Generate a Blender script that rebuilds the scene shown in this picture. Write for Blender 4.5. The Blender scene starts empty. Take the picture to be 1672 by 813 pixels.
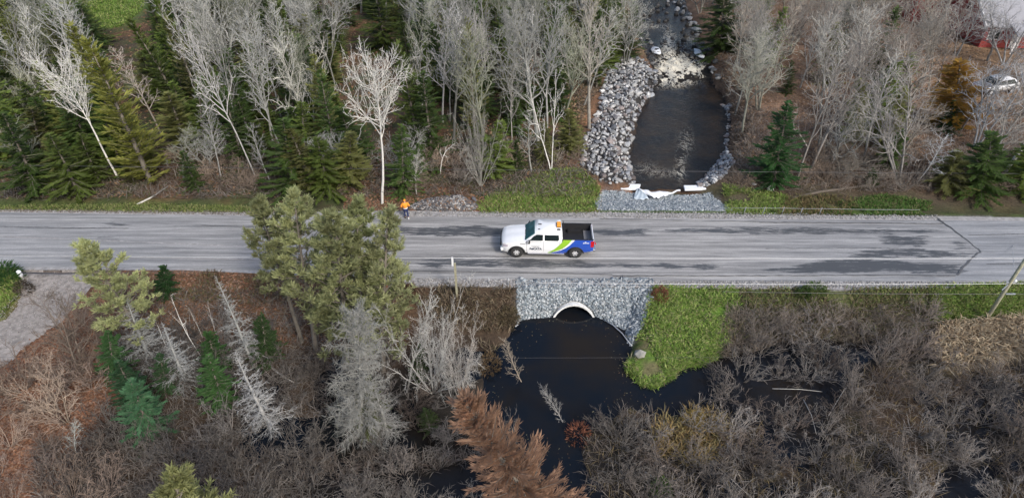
import bpy, bmesh, math, random
import numpy as np
from mathutils import Vector, Matrix, Quaternion

SC = bpy.context.scene
COL = SC.collection
PI = math.pi
RNG = random.Random(7)
NR = np.random.default_rng(7)

# ------------------------------------------------------------------ camera, world, sun, exposure
CAM_H, PITCH, FPX, CX, CY = 24.3, math.radians(37), 1000.0, 836.0, 406.5
cam = bpy.data.cameras.new('camera')
cam.sensor_width = 36
cam.lens = 36 * FPX / 1672
cam.clip_start, cam.clip_end = 0.5, 3000
camo = bpy.data.objects.new('camera', cam)
COL.objects.link(camo)
camo.location = (0, 0, CAM_H)
camo.rotation_euler = (PI / 2 - PITCH, 0, 0)
SC.camera = camo

SUN_DIR = Vector((0.45, -0.62, 0.64)).normalized()
SUN_EL, SUN_ROT = math.asin(SUN_DIR.z), math.atan2(SUN_DIR.x, SUN_DIR.y)
W = bpy.data.worlds.new('World')
SC.world = W
W.use_nodes = True
wn, wl = W.node_tree.nodes, W.node_tree.links
wn.clear()
sky = wn.new('ShaderNodeTexSky')
sky.sky_type = 'NISHITA'
sky.sun_disc = False
sky.sun_elevation, sky.sun_rotation = SUN_EL, SUN_ROT
sky.air_density, sky.dust_density, sky.ozone_density = 1.0, 3.0, 1.0
bg = wn.new('ShaderNodeBackground')
bg.inputs['Strength'].default_value = 0.14
wo = wn.new('ShaderNodeOutputWorld')
wl.new(sky.outputs[0], bg.inputs['Color'])
wl.new(bg.outputs[0], wo.inputs['Surface'])
sun = bpy.data.lights.new('sun', 'SUN')
sun.energy, sun.angle, sun.color = 1.5, math.radians(10), (1.0, 0.97, 0.92)
suno = bpy.data.objects.new('sun', sun)
COL.objects.link(suno)
suno.rotation_euler = (-SUN_DIR).to_track_quat('-Z', 'Y').to_euler()
SC.view_settings.view_transform = 'Standard'
SC.view_settings.look = 'None'
SC.view_settings.exposure = 0.62
SC.view_settings.gamma = 1.0
SC.cycles.max_bounces = 5
SC.cycles.diffuse_bounces = 2
SC.cycles.transparent_max_bounces = 4

# ------------------------------------------------------------------ geometry of the view
CP, SP = math.cos(PITCH), math.sin(PITCH)


def ray(u, v):
    dx, dy = (np.asarray(u, float) - CX) / FPX, (np.asarray(v, float) - CY) / FPX
    return dx, CP - dy * SP, -SP - dy * CP


def at(u, v, z=0.0):
    """world x, y of the photograph's point (u, v) on the level z"""
    dx, dy, dz = ray(u, v)
    t = (z - CAM_H) / dz
    return t * dx, t * dy


def project(x, y, z):
    zc = y * CP - (z - CAM_H) * SP
    yc = y * SP + (z - CAM_H) * CP
    return CX + FPX * x / zc, CY - FPX * yc / zc


def poly(pts, z=0.0):
    a = np.array(pts, float)
    x, y = at(a[:, 0], a[:, 1], z)
    return np.stack([x, y], 1)


def inside(P, X, Y):
    r = np.zeros(np.shape(X), bool)
    n = len(P)
    for i in range(n):
        x0, y0 = P[i]
        x1, y1 = P[(i + 1) % n]
        c = (y0 > Y) != (y1 > Y)
        r ^= c & (X < (x1 - x0) * (Y - y0) / (y1 - y0 + 1e-12) + x0)
    return r


def sdist(P, X, Y):
    """signed distance to a polygon: negative inside"""
    d = np.full(np.shape(X), 1e9)
    n = len(P)
    for i in range(n):
        a, b = P[i], P[(i + 1) % n]
        e = b - a
        t = np.clip(((X - a[0]) * e[0] + (Y - a[1]) * e[1]) / (e @ e + 1e-12), 0, 1)
        d = np.minimum(d, np.hypot(X - a[0] - t * e[0], Y - a[1] - t * e[1]))
    return np.where(inside(P, X, Y), -d, d)


def sm(a, b, x):
    t = np.clip((np.asarray(x, float) - a) / (b - a), 0, 1)
    return t * t * (3 - 2 * t)


_LAT = np.random.default_rng(3).random((256, 256))


def vnoise(x, y, s=1.0, o=0):
    x = np.asarray(x, float) * s + 37.1 * o + 500
    y = np.asarray(y, float) * s + 11.7 * o + 500
    xi, yi = np.floor(x).astype(int), np.floor(y).astype(int)
    fx, fy = x - xi, y - yi
    fx, fy = fx * fx * (3 - 2 * fx), fy * fy * (3 - 2 * fy)
    g = lambda i, j: _LAT[(xi + i) & 255, (yi + j) & 255]
    return (g(0, 0) * (1 - fx) + g(1, 0) * fx) * (1 - fy) + (g(0, 1) * (1 - fx) + g(1, 1) * fx) * fy


def fbm(x, y, s=1.0, o=0):
    return 0.55 * vnoise(x, y, s, o) + 0.3 * vnoise(x, y, s * 2.1, o + 1) + 0.15 * vnoise(x, y, s * 4.3, o + 2)


# road edges (world y as a function of x)
_nt = poly([(-900, 338), (-300, 342), (0, 347), (300, 352), (520, 354), (700, 354), (1000, 357), (1672, 361), (2600, 366)])
_nb = poly([(-900, 428), (-300, 432), (0, 436), (300, 438), (500, 444), (650, 453), (850, 457), (1050, 460), (1400, 460), (1672, 458), (2600, 452)])
_st = poly([(-900, 332), (-300, 337), (0, 342), (300, 346), (520, 346), (700, 344), (850, 347), (1000, 347), (1200, 350), (1672, 355), (2600, 362)])
_sb = poly([(-900, 432), (-300, 436), (0, 441), (300, 441), (500, 450), (650, 466), (850, 469), (1050, 469), (1400, 473), (1560, 468), (1672, 462), (2600, 456)])
road_n = lambda x: np.interp(x, _nt[:, 0], _nt[:, 1])
road_s = lambda x: np.interp(x, _nb[:, 0], _nb[:, 1])
sh_n = lambda x: np.interp(x, _st[:, 0], _st[:, 1])
sh_s = lambda x: np.interp(x, _sb[:, 0], _sb[:, 1])

POND_Z, POOL_Z, UP_Z = -1.4, -1.2, -0.3
P_POND = poly([(802, 640), (816, 585), (835, 562), (858, 528), (905, 520), (975, 524), (1012, 545), (1022, 570), (1012, 600), (1032, 642), (1078, 642),
               (1100, 660), (1060, 655), (1010, 655), (955, 690), (930, 730), (938, 830), (905, 830), (905, 765), (865, 725), (835, 690), (808, 660)], POND_Z)
P_POOLS = [poly(p, POND_Z) for p in (
    [(1075, 645), (1105, 610), (1150, 588), (1250, 575), (1330, 555), (1430, 565), (1400, 600), (1340, 640), (1290, 690), (1210, 690), (1130, 640), (1100, 680)],
    [(1255, 640), (1390, 600), (1370, 650), (1340, 690), (1330, 740), (1270, 750), (1250, 690)],
    [(400, 700), (450, 690), (560, 690), (590, 720), (570, 745), (480, 730), (410, 745)],
    [(690, 800), (730, 765), (775, 760), (800, 830), (690, 840)],
    [(1530, 780), (1560, 760), (1610, 775), (1610, 820), (1530, 830)],
    [(640, 690), (700, 700), (690, 730), (640, 730)],
)]
P_POOL = poly([(1040, 309), (1026, 255), (1040, 190), (1062, 150), (1085, 138), (1160, 138), (1185, 158), (1194, 200), (1188, 250), (1152, 296), (1122, 309)], POOL_Z)
P_UP = poly([(1075, 140), (1062, 100), (1045, 65), (1030, 20), (1045, -60), (1105, -60), (1118, 10), (1138, 50), (1152, 85), (1166, 112), (1165, 142)], UP_Z)
P_LITTER = poly([(-400, 590), (0, 590), (60, 548), (120, 498), (165, 470), (185, 560), (190, 640), (130, 700), (90, 830), (0, 900), (-400, 900)], -0.4)
P_DRIVE = poly([(30, 452), (45, 441), (150, 440), (160, 458), (125, 497), (60, 548), (0, 589), (-120, 660), (-160, 610), (0, 520), (38, 475)], -0.15)
P_DRIVE_BANK = poly([(-400, 440), (170, 440), (170, 480), (0, 600), (-400, 800)], -0.15)
P_GRASS_S = poly([(1060, 468), (1205, 467), (1200, 500), (1172, 575), (1120, 605), (1085, 638), (1035, 641), (1014, 598), (1028, 565), (1050, 530), (1062, 500)], -0.6)
P_APRON = poly([(975, 347), (1195, 349), (1178, 322), (1160, 306), (1040, 306), (985, 300), (972, 320)], -0.3)
P_RIPRAP_L = poly([(1002, 108), (1040, 108), (1068, 120), (1078, 138), (1050, 165), (1036, 200), (1028, 250), (1040, 302), (985, 302), (948, 280), (945, 262), (975, 200), (985, 150)], -0.6)
P_RIPRAP_R = poly([(1180, 160), (1194, 165), (1192, 200), (1188, 250), (1195, 280), (1170, 304), (1120, 304), (1150, 285), (1180, 240), (1190, 200)], -0.6)
P_GRAVEL_S = poly([(842, 470), (1064, 468), (1062, 500), (1050, 530), (1026, 560), (1012, 545), (985, 526), (860, 526), (858, 545), (838, 560), (832, 545), (845, 510)], -0.7)
P_LAWN = poly([(60, -60), (250, -60), (235, 15), (205, 40), (178, 45), (140, 22), (60, 0)], 0.3)
P_YARD = poly([(1520, 60), (1700, 60), (1760, 130), (1700, 200), (1560, 200), (1510, 120)], 0.2)
CULV_X = float(at(937, 518, POND_Z)[0])
CULV_Y = float(at(937, 518, POND_Z)[1])
CULV_R, CULV_ZC = 1.42, -2.08

_lx = [float(at(u, 470, 0)[0]) for u in (-300, 150, 300, 650, 820, 850, 1030, 1065, 1100, 1190, 1230, 1672, 2200)]
_ll = [7, 6.5, 6.5, 5.0, 2.2, 1.35, 1.35, 4.5, 7.0, 5.5, 3.2, 3.2, 3.2]


def terr(x, y):
    x, y = np.asarray(x, float), np.asarray(y, float)
    n1 = fbm(x, y, 0.35, 1) - 0.5
    n2 = vnoise(x, y, 1.4, 5) - 0.5
    dn, ds = y - sh_n(x), sh_s(x) - y
    # north of the road
    zn = -0.4 * sm(0, 1.6, dn) + 0.75 * sm(2.5, 12, dn) + (0.55 * n1 + 0.12 * n2) * sm(0.3, 4, dn)
    wa = sm(1.2, -0.4, sdist(P_APRON, x, y))
    zn = zn * (1 - wa) + wa * (-0.95 * sm(0, 3.6, dn) + 0.10 * n2 - 0.03)
    w = sm(1.5, -1.3, sdist(P_UP, x, y) + 0.7 * n2)
    zn = zn * (1 - w) + (-1.0) * w
    w = sm(1.7, -1.5, sdist(P_POOL, x, y) + 0.5 * n2)
    zn = zn * (1 - w) + (-2.1) * w
    # south of the road
    L = np.interp(x, _lx, _ll)
    zs = -1.34 * sm(-0.1, 1, ds / L * 0.97)
    zs = zs + (0.5 * n1 + 0.10 * n2) * sm(1.5, 6, ds)
    w = sm(1.5, -1.0, sdist(P_GRASS_S, x, y))
    zs = zs * (1 - w) + w * (-1.42 * np.clip(ds / 7.2, 0, 1) ** 0.8 + 0.1 * n2)
    w = sm(2.5, -1.0, np.minimum(sdist(P_LITTER, x, y), sdist(P_DRIVE_BANK, x, y)))
    zs = zs * (1 - w) + w * (-0.14 - 0.05 * np.clip(ds, 0, 8) + 0.12 * n1)
    sd = sdist(P_POND, x, y)
    for p in P_POOLS:
        sd = np.minimum(sd, sdist(p, x, y) + 0.25)
    w = sm(0.7, -0.55, sd + 0.3 * n2)
    zs = zs * (1 - w) + (-2.2) * w
    z = np.where(dn > 0, zn, np.where(ds > 0, zs, 0.0))
    z = z - 0.05 * sm(0.6, -0.2, np.maximum(dn, ds))
    return z


def ground(u, v):
    """world point where the view through (u, v) meets the ground (arrays)"""
    u, v = np.asarray(u, float), np.asarray(v, float)
    z = np.zeros_like(u)
    for _ in range(7):
        x, y = at(u, v, z)
        z = 0.5 * z + 0.5 * terr(x, y)
    x, y = at(u, v, z)
    return x, y, terr(x, y)


def gpt(u, v):
    x, y, z = ground(np.array([u]), np.array([v]))
    return Vector((float(x[0]), float(y[0]), float(z[0])))


# ------------------------------------------------------------------ object helpers
def tag(o, label=None, cat=None, group=None, kind=None):
    if label: o['label'] = label
    if cat: o['category'] = cat
    if group: o['group'] = group
    if kind: o['kind'] = kind
    return o


def empty(name, loc=(0, 0, 0), rz=0.0):
    o = bpy.data.objects.new(name, None)
    o.empty_display_size = 0.3
    COL.objects.link(o)
    o.location = loc
    o.rotation_euler = (0, 0, rz)
    return o


def link(name, me, parent=None, loc=None):
    o = bpy.data.objects.new(name, me)
    COL.objects.link(o)
    if parent is not None: o.parent = parent
    if loc is not None: o.location = loc
    return o


def mesh_np(name, V, F, mat=None, cols=None, smooth=False):
    """V (n,3), F (m,k) arrays -> mesh; cols (n,3) stored as the point colour Col"""
    V, F = np.asarray(V, np.float32), np.asarray(F, np.int32)
    me = bpy.data.meshes.new(name)
    me.vertices.add(len(V))
    me.vertices.foreach_set('co', V.ravel())
    m, k = F.shape
    me.loops.add(m * k)
    me.loops.foreach_set('vertex_index', F.ravel())
    me.polygons.add(m)
    me.polygons.foreach_set('loop_start', np.arange(m, dtype=np.int32) * k)
    if smooth: me.polygons.foreach_set('use_smooth', np.ones(m, bool))
    me.update(calc_edges=True)
    if cols is not None:
        a = me.color_attributes.new('Col', 'FLOAT_COLOR', 'POINT')
        c = np.ones((len(V), 4), np.float32)
        c[:, :cols.shape[1]] = cols
        a.data.foreach_set('color', c.ravel())
    if mat: me.materials.append(mat)
    return me


class MB:
    """collects plain shapes into one mesh"""

    def __init__(s): s.v, s.f = [], []

    def add(s, vs, fs):
        b = len(s.v)
        s.v += [tuple(p) for p in vs]
        s.f += [tuple(i + b for i in f) for f in fs]
        return s

    def box(s, c, d, rot=None):
        vs = [Vector((i * d[0] / 2, j * d[1] / 2, k * d[2] / 2)) for i in (-1, 1) for j in (-1, 1) for k in (-1, 1)]
        if rot is not None: vs = [rot @ p for p in vs]
        vs = [p + Vector(c) for p in vs]
        return s.add(vs, [(0, 1, 3, 2), (4, 6, 7, 5), (0, 4, 5, 1), (2, 3, 7, 6), (0, 2, 6, 4), (1, 5, 7, 3)])

    def tube(s, pts, rad, k=5, cap=True):
        pts = [Vector(p) for p in pts]
        n = len(pts)
        if not hasattr(rad, '__len__'): rad = [rad] * n
        vs, fs = [], []
        d0 = (pts[1] - pts[0]).normalized()
        ref = Vector((0, 0, 1)) if abs(d0.z) < 0.9 else Vector((1, 0, 0))
        a = d0.cross(ref).normalized()
        for i, p in enumerate(pts):
            d = (pts[min(i + 1, n - 1)] - pts[max(i - 1, 0)]).normalized()
            a = (a - d * a.dot(d)).normalized()
            b = d.cross(a)
            for j in range(k):
                t = 2 * PI * j / k
                vs.append(p + (a * math.cos(t) + b * math.sin(t)) * rad[i])
        for i in range(n - 1):
            for j in range(k):
                fs.append((i * k + j, i * k + (j + 1) % k, (i + 1) * k + (j + 1) % k, (i + 1) * k + j))
        if cap and k > 2:
            fs.append(tuple(range(k - 1, -1, -1)))
            fs.append(tuple((n - 1) * k + j for j in range(k)))
        return s.add(vs, fs)

    def lathe(s, prof, c=(0, 0, 0), axis='y', n=20):
        vs, fs = [], []
        m = len(prof)
        for i in range(n):
            t = 2 * PI * i / n
            for r, h in prof:
                p = (r * math.cos(t), h, r * math.sin(t)) if axis == 'y' else (r * math.cos(t), r * math.sin(t), h)
                vs.append((p[0] + c[0], p[1] + c[1], p[2] + c[2]))
        for i in range(n):
            for j in range(m - 1):
                a, b = i * m + j, ((i + 1) % n) * m + j
                fs.append((a, b, b + 1, a + 1))
        return s.add(vs, fs)

    def mesh(s, name, mat, smooth=False, bevel=0):
        me = bpy.data.meshes.new(name)
        me.from_pydata(s.v, [], s.f)
        bm = bmesh.new()
        bm.from_mesh(me)
        bmesh.ops.recalc_face_normals(bm, faces=bm.faces)
        if bevel:
            bmesh.ops.bevel(bm, geom=list(bm.edges), offset=bevel, segments=2, affect='EDGES', clamp_overlap=True)
        bm.to_mesh(me)
        bm.free()
        if smooth:
            for p in me.polygons: p.use_smooth = True
        me.materials.append(mat)
        return me

    def build(s, name, mat, parent=None, smooth=False, bevel=0, loc=None):
        return link(name, s.mesh(name, mat, smooth, bevel), parent, loc)


# ------------------------------------------------------------------ materials
def new_mat(name):
    m = bpy.data.materials.new(name)
    m.use_nodes = True
    nt = m.node_tree
    b = nt.nodes['Principled BSDF']
    return m, nt, b


def N(nt, t, **kw):
    n = nt.nodes.new(t)
    for k, v in kw.items():
        if k in n.inputs: n.inputs[k].default_value = v
        else: setattr(n, k, v)
    return n


def noise(nt, scale, detail=3, rough=0.6, coord='Object', stretch=None):
    tc = N(nt, 'ShaderNodeTexCoord')
    n = N(nt, 'ShaderNodeTexNoise')
    n.inputs['Scale'].default_value = scale
    n.inputs['Detail'].default_value = detail
    n.inputs['Roughness'].default_value = rough
    if stretch:
        mp = N(nt, 'ShaderNodeMapping')
        mp.inputs['Scale'].default_value = stretch
        nt.links.new(tc.outputs[coord], mp.inputs['Vector'])
        nt.links.new(mp.outputs[0], n.inputs['Vector'])
    else:
        nt.links.new(tc.outputs[coord], n.inputs['Vector'])
    return n.outputs['Fac']


def mrange(nt, s, a, b, c, d):
    n = N(nt, 'ShaderNodeMapRange')
    for i, v in zip((1, 2, 3, 4), (a, b, c, d)): n.inputs[i].default_value = v
    nt.links.new(s, n.inputs[0])
    return n.outputs[0]


def mul_col(nt, col, fac):
    n = N(nt, 'ShaderNodeVectorMath', operation='SCALE')
    nt.links.new(col, n.inputs[0])
    nt.links.new(fac, n.inputs['Scale'])
    return n.outputs[0]


def mixc(nt, fac, a, b):
    n = N(nt, 'ShaderNodeMix', data_type='RGBA')
    if hasattr(fac, 'links'): nt.links.new(fac, n.inputs[0])
    else: n.inputs[0].default_value = fac
    for s, i in ((a, 6), (b, 7)):
        if hasattr(s, 'links'): nt.links.new(s, n.inputs[i])
        else: n.inputs[i].default_value = (*s, 1)
    return n.outputs[2]


def bump(nt, b, h, strength=0.5, dist=0.05):
    n = N(nt, 'ShaderNodeBump')
    n.inputs['Strength'].default_value = strength
    n.inputs['Distance'].default_value = dist
    nt.links.new(h, n.inputs['Height'])
    nt.links.new(n.outputs[0], b.inputs['Normal'])


def plain(name, col, rough=0.6, metal=0.0, var=0.12, scale=6, coat=0.0):
    m, nt, b = new_mat(name)
    f = mrange(nt, noise(nt, scale), 0.25, 0.75, 1 - var, 1 + var)
    rgb = N(nt, 'ShaderNodeRGB')
    rgb.outputs[0].default_value = (*col, 1)
    nt.links.new(mul_col(nt, rgb.outputs[0], f), b.inputs['Base Color'])
    b.inputs['Roughness'].default_value = rough
    b.inputs['Metallic'].default_value = metal
    b.inputs['Coat Weight'].default_value = coat
    return m


def objcol(name, rough=0.8, var=0.3, scale=3, trans=0.0, attr=False, rnd=0.25):
    """colour from the object's own colour (or the Col attribute), varied along it and from one object to the next"""
    m, nt, b = new_mat(name)
    oi = N(nt, 'ShaderNodeObjectInfo')
    if attr:
        a = N(nt, 'ShaderNodeAttribute', attribute_name='Col')
        c = a.outputs['Color']
    else:
        c = oi.outputs['Color']
    f = mrange(nt, noise(nt, scale), 0.25, 0.75, 1 - var, 1 + var)
    c = mul_col(nt, c, f)
    if rnd: c = mul_col(nt, c, mrange(nt, oi.outputs['Random'], 0, 1, 1 - rnd, 1 + rnd))
    nt.links.new(c, b.inputs['Base Color'])
    b.inputs['Roughness'].default_value = rough
    b.inputs['Specular IOR Level'].default_value = 0.25
    if trans:
        tr = N(nt, 'ShaderNodeBsdfTranslucent')
        nt.links.new(c, tr.inputs['Color'])
        mx = N(nt, 'ShaderNodeMixShader')
        mx.inputs[0].default_value = trans
        nt.links.new(b.outputs[0], mx.inputs[1])
        nt.links.new(tr.outputs[0], mx.inputs[2])
        nt.links.new(mx.outputs[0], nt.nodes['Material Output'].inputs['Surface'])
    return m


M = {}
M['bark'] = objcol('bark', 0.85, 0.3, 2.5)
M['twig'] = objcol('twig', 0.85, 0.3, 0.8, rnd=0.35)
M['needle'] = objcol('needles', 0.6, 0.5, 0.9, trans=0.5, rnd=0.3)
M['blade'] = objcol('plant_blades', 0.7, 0.15, 2, trans=0.4, attr=True, rnd=0)
M['leaf'] = objcol('leaf_litter', 0.8, 0.15, 2, attr=True, rnd=0)
M['stone'] = objcol('stone', 0.75, 0.25, 4, rnd=0.35)
M['crushed'] = objcol('crushed_stone', 0.75, 0.12, 9, attr=True, rnd=0)


def birch_mat():
    m, nt, b = new_mat('birch_bark')
    oi = N(nt, 'ShaderNodeObjectInfo')
    f = noise(nt, 1.0, 4, 0.7, stretch=(3, 3, 9))
    c = mixc(nt, mrange(nt, f, 0.60, 0.68, 0, 1), oi.outputs['Color'], (0.10, 0.09, 0.08))
    nt.links.new(c, b.inputs['Base Color'])
    b.inputs['Roughness'].default_value = 0.7
    return m


M['birch'] = birch_mat()


def terrain_mat():
    m, nt, b = new_mat('earth')
    a = N(nt, 'ShaderNodeAttribute', attribute_name='Col')
    n1 = noise(nt, 5.5, 5, 0.75)
    n2 = noise(nt, 0.7, 4, 0.6)
    c = mul_col(nt, a.outputs['Color'], mrange(nt, n1, 0.3, 0.7, 0.55, 1.45))
    c = mul_col(nt, c, mrange(nt, n2, 0.3, 0.7, 0.75, 1.25))
    nt.links.new(c, b.inputs['Base Color'])
    b.inputs['Roughness'].default_value = 0.9
    b.inputs['Specular IOR Level'].default_value = 0.2
    bump(nt, b, n1, 0.8, 0.12)
    return m


def road_mat():
    m, nt, b = new_mat('worn_asphalt')
    a = N(nt, 'ShaderNodeAttribute', attribute_name='Col')      # R: where rain still lies, G: older bluish paving
    sx = N(nt, 'ShaderNodeSeparateColor')
    nt.links.new(a.outputs['Color'], sx.inputs[0])
    streak = noise(nt, 1.0, 6, 0.65, stretch=(0.10, 2.6, 1))
    fine = noise(nt, 1.0, 5, 0.7, stretch=(0.5, 5.0, 1))
    grain = noise(nt, 14, 3, 0.7)
    c = mixc(nt, mrange(nt, streak, 0.40, 0.60, 0, 1), (0.20, 0.197, 0.194), (0.36, 0.352, 0.342))
    c = mixc(nt, sx.outputs[1], c, (0.20, 0.225, 0.26))
    c = mul_col(nt, c, mrange(nt, fine, 0.3, 0.7, 0.80, 1.18))
    c = mul_col(nt, c, mrange(nt, grain, 0.3, 0.7, 0.88, 1.12))
    add = N(nt, 'ShaderNodeMath', operation='MULTIPLY_ADD')
    rag = noise(nt, 1.0, 7, 0.8, stretch=(0.55, 5.5, 1))
    nt.links.new(rag, add.inputs[0])
    add.inputs[1].default_value = 2.0
    nt.links.new(sx.outputs[0], add.inputs[2])
    wet = mrange(nt, add.outputs[0], 1.42, 1.56, 0, 1)
    c = mixc(nt, wet, c, (0.070, 0.074, 0.080))
    thin = noise(nt, 1.0, 5, 0.75, stretch=(0.13, 6.5, 1))
    c = mixc(nt, mrange(nt, thin, 0.63, 0.69, 0, 0.7), c, (0.075, 0.078, 0.083))
    nt.links.new(c, b.inputs['Base Color'])
    nt.links.new(mrange(nt, wet, 0, 1, 0.75, 0.5), b.inputs['Roughness'])
    b.inputs['Specular IOR Level'].default_value = 0.35
    bump(nt, b, grain, 0.15, 0.02)
    return m


def water_mat(name, col, bscale, bstr, foam=False, stretch=None):
    m, nt, b = new_mat(name)
    b.inputs['Roughness'].default_value = 0.06
    b.inputs['Specular IOR Level'].default_value = 0.42
    b.inputs['IOR'].default_value = 1.33
    h = noise(nt, bscale, 5, 0.65, stretch=stretch)
    bump(nt, b, h, bstr, 0.12)
    b.inputs['Base Color'].default_value = (*col, 1)
    if not foam:
        f = mrange(nt, noise(nt, 0.22, 4, 0.6), 0.42, 0.68, 0, 1)
        nt.links.new(mixc(nt, f, col, (0.016, 0.0125, 0.009)), b.inputs['Base Color'])
        nt.links.new(mrange(nt, noise(nt, 0.35, 3), 0.4, 0.6, 0.03, 0.12), b.inputs['Roughness'])
    if foam:
        a = N(nt, 'ShaderNodeAttribute', attribute_name='Col')
        sx = N(nt, 'ShaderNodeSeparateColor')
        nt.links.new(a.outputs['Color'], sx.inputs[0])
        s = noise(nt, 1.0, 7, 0.8, stretch=(0.9, 0.5, 1))
        s.node.inputs['Distortion'].default_value = 1.4
        k = N(nt, 'ShaderNodeMath', operation='SUBTRACT')
        nt.links.new(s, k.inputs[0])
        k.inputs[1].default_value = 0.5
        k2 = N(nt, 'ShaderNodeMath', operation='ABSOLUTE')
        nt.links.new(k.outputs[0], k2.inputs[0])
        ad = N(nt, 'ShaderNodeMath', operation='MULTIPLY_ADD')          # foam runs in threads where the noise crosses its middle
        nt.links.new(k2.outputs[0], ad.inputs[0])
        ad.inputs[1].default_value = -9.0
        nt.links.new(sx.outputs[0], ad.inputs[2])
        w = mrange(nt, ad.outputs[0], 0.04, 0.34, 0, 1)
        peat = mixc(nt, mrange(nt, noise(nt, 0.5, 3), 0.35, 0.65, 0, 1), col, (0.030, 0.021, 0.014))
        c = mixc(nt, w, peat, (0.72, 0.68, 0.57))
        nt.links.new(c, b.inputs['Base Color'])
        nt.links.new(mrange(nt, w, 0, 1, 0.08, 0.8), b.inputs['Roughness'])
    return m


M['earth'] = terrain_mat()
M['road'] = road_mat()
M['pond'] = water_mat('still_black_water', (0.006, 0.0085, 0.013), 1.2, 0.05)
M['stream'] = water_mat('rippled_peat_water', (0.012, 0.012, 0.013), 1.5, 1.0, True, stretch=(1.6, 2.4, 1))
M['shoulder'] = plain('shoulder_gravel', (0.30, 0.29, 0.285), 0.9, var=0.35, scale=3.0)
M['drive'] = plain('driveway_gravel', (0.275, 0.250, 0.230), 0.9, var=0.4, scale=3.5)
M['tar'] = plain('tar_seam', (0.085, 0.086, 0.088), 0.5)
M['white_paint'] = plain('white_paint', (0.78, 0.79, 0.80), 0.3, var=0.03, coat=0.6)
M['blue_paint'] = plain('blue_paint', (0.018, 0.075, 0.42), 0.35, var=0.05, coat=0.4)
M['green_paint'] = plain('green_paint', (0.27, 0.50, 0.03), 0.4, var=0.05, coat=0.3)
M['black_plastic'] = plain('black_plastic', (0.018, 0.018, 0.02), 0.55)
M['rubber'] = plain('rubber', (0.028, 0.028, 0.028), 0.85)
M['alloy'] = plain('alloy', (0.62, 0.62, 0.63), 0.35, 0.15)
M['chrome'] = plain('chrome', (0.7, 0.7, 0.72), 0.2, 0.9)
M['glass'] = plain('dark_glass', (0.012, 0.02, 0.022), 0.06, var=0.2, scale=2)
M['windshield'] = plain('windshield_glass', (0.03, 0.10, 0.115), 0.08, var=0.35, scale=3)
M['red_lens'] = plain('red_lens', (0.45, 0.01, 0.015), 0.25)
M['amber_lens'] = plain('amber_lens', (0.85, 0.36, 0.04), 0.3)
M['clear_lens'] = plain('clear_lens', (0.5, 0.45, 0.52), 0.15)
M['grey_plastic'] = plain('grey_plastic', (0.17, 0.17, 0.18), 0.5)
M['navy'] = plain('navy_print', (0.012, 0.03, 0.06), 0.5)
M['fabric_white'] = plain('white_liner', (0.78, 0.80, 0.82), 0.7, var=0.06)
M['liner_blue'] = plain('grey_liner', (0.45, 0.52, 0.57), 0.6, var=0.1)
M['concrete'] = plain('concrete', (0.68, 0.68, 0.66), 0.8, var=0.22, scale=5)
M['galv'] = plain('pale_culvert', (0.66, 0.67, 0.67), 0.5, 0.0, var=0.25, scale=4)
M['orange_cloth'] = plain('orange_cloth', (0.85, 0.30, 0.03), 0.8)
M['navy_cloth'] = plain('navy_cloth', (0.02, 0.03, 0.09), 0.9)
M['skin'] = plain('skin', (0.42, 0.24, 0.16), 0.6)
M['pale_cloth'] = plain('pale_cloth', (0.65, 0.68, 0.7), 0.8)
M['wood_pole'] = plain('weathered_wood', (0.31, 0.30, 0.21), 0.9, var=0.3, scale=8)
M['wood_dark'] = plain('wet_dark_wood', (0.11, 0.09, 0.07), 0.85, var=0.3, scale=8)
M['pale_wood'] = plain('pale_wood', (0.50, 0.48, 0.44), 0.85, var=0.25, scale=8)
M['steel'] = plain('galvanised_steel', (0.42, 0.44, 0.46), 0.5, 0.4)
M['dull_steel'] = plain('dull_steel', (0.26, 0.27, 0.28), 0.7)
M['wire_pale'] = plain('pale_wire', (0.5, 0.51, 0.52), 0.5, 0.2)
M['wire_dark'] = plain('dark_wire', (0.05, 0.05, 0.055), 0.6)
M['red_siding'] = plain('red_siding', (0.28, 0.045, 0.04), 0.7, var=0.15)
M['roof_grey'] = plain('grey_shingle', (0.30, 0.30, 0.32), 0.9, var=0.2, scale=12)
M['trim_white'] = plain('white_trim', (0.75, 0.75, 0.75), 0.6, var=0.05)

# ------------------------------------------------------------------ terrain
def graded(parts):
    out = []
    for a, b, st in parts:
        n = max(1, int(round((b - a) / st)))
        out += [a + (b - a) * i / n for i in range(n)]
    out.append(parts[-1][1])
    return np.array(out)


gx = graded([(-900, -200, 50), (-200, -90, 6), (-90, -40, 1.2), (-40, CULV_X - 3.2, 0.36), (CULV_X - 3.2, CULV_X + 3.2, 0.12), (CULV_X + 3.2, 40, 0.36),
             (40, 100, 1.2), (100, 200, 6), (200, 900, 50)])
gy = graded([(-300, 0, 20), (0, 12, 0.8), (12, 26.4, 0.36), (26.4, 29.0, 0.12), (29.0, 36, 0.7), (36, 60, 0.36), (60, 110, 0.9), (110, 200, 6), (200, 1500, 60)])
GX, GY = np.meshgrid(gx, gy)
GZ = terr(GX, GY)


def shade(c, col, w):
    return c * (1 - w[..., None]) + np.array(col) * w[..., None]


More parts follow.
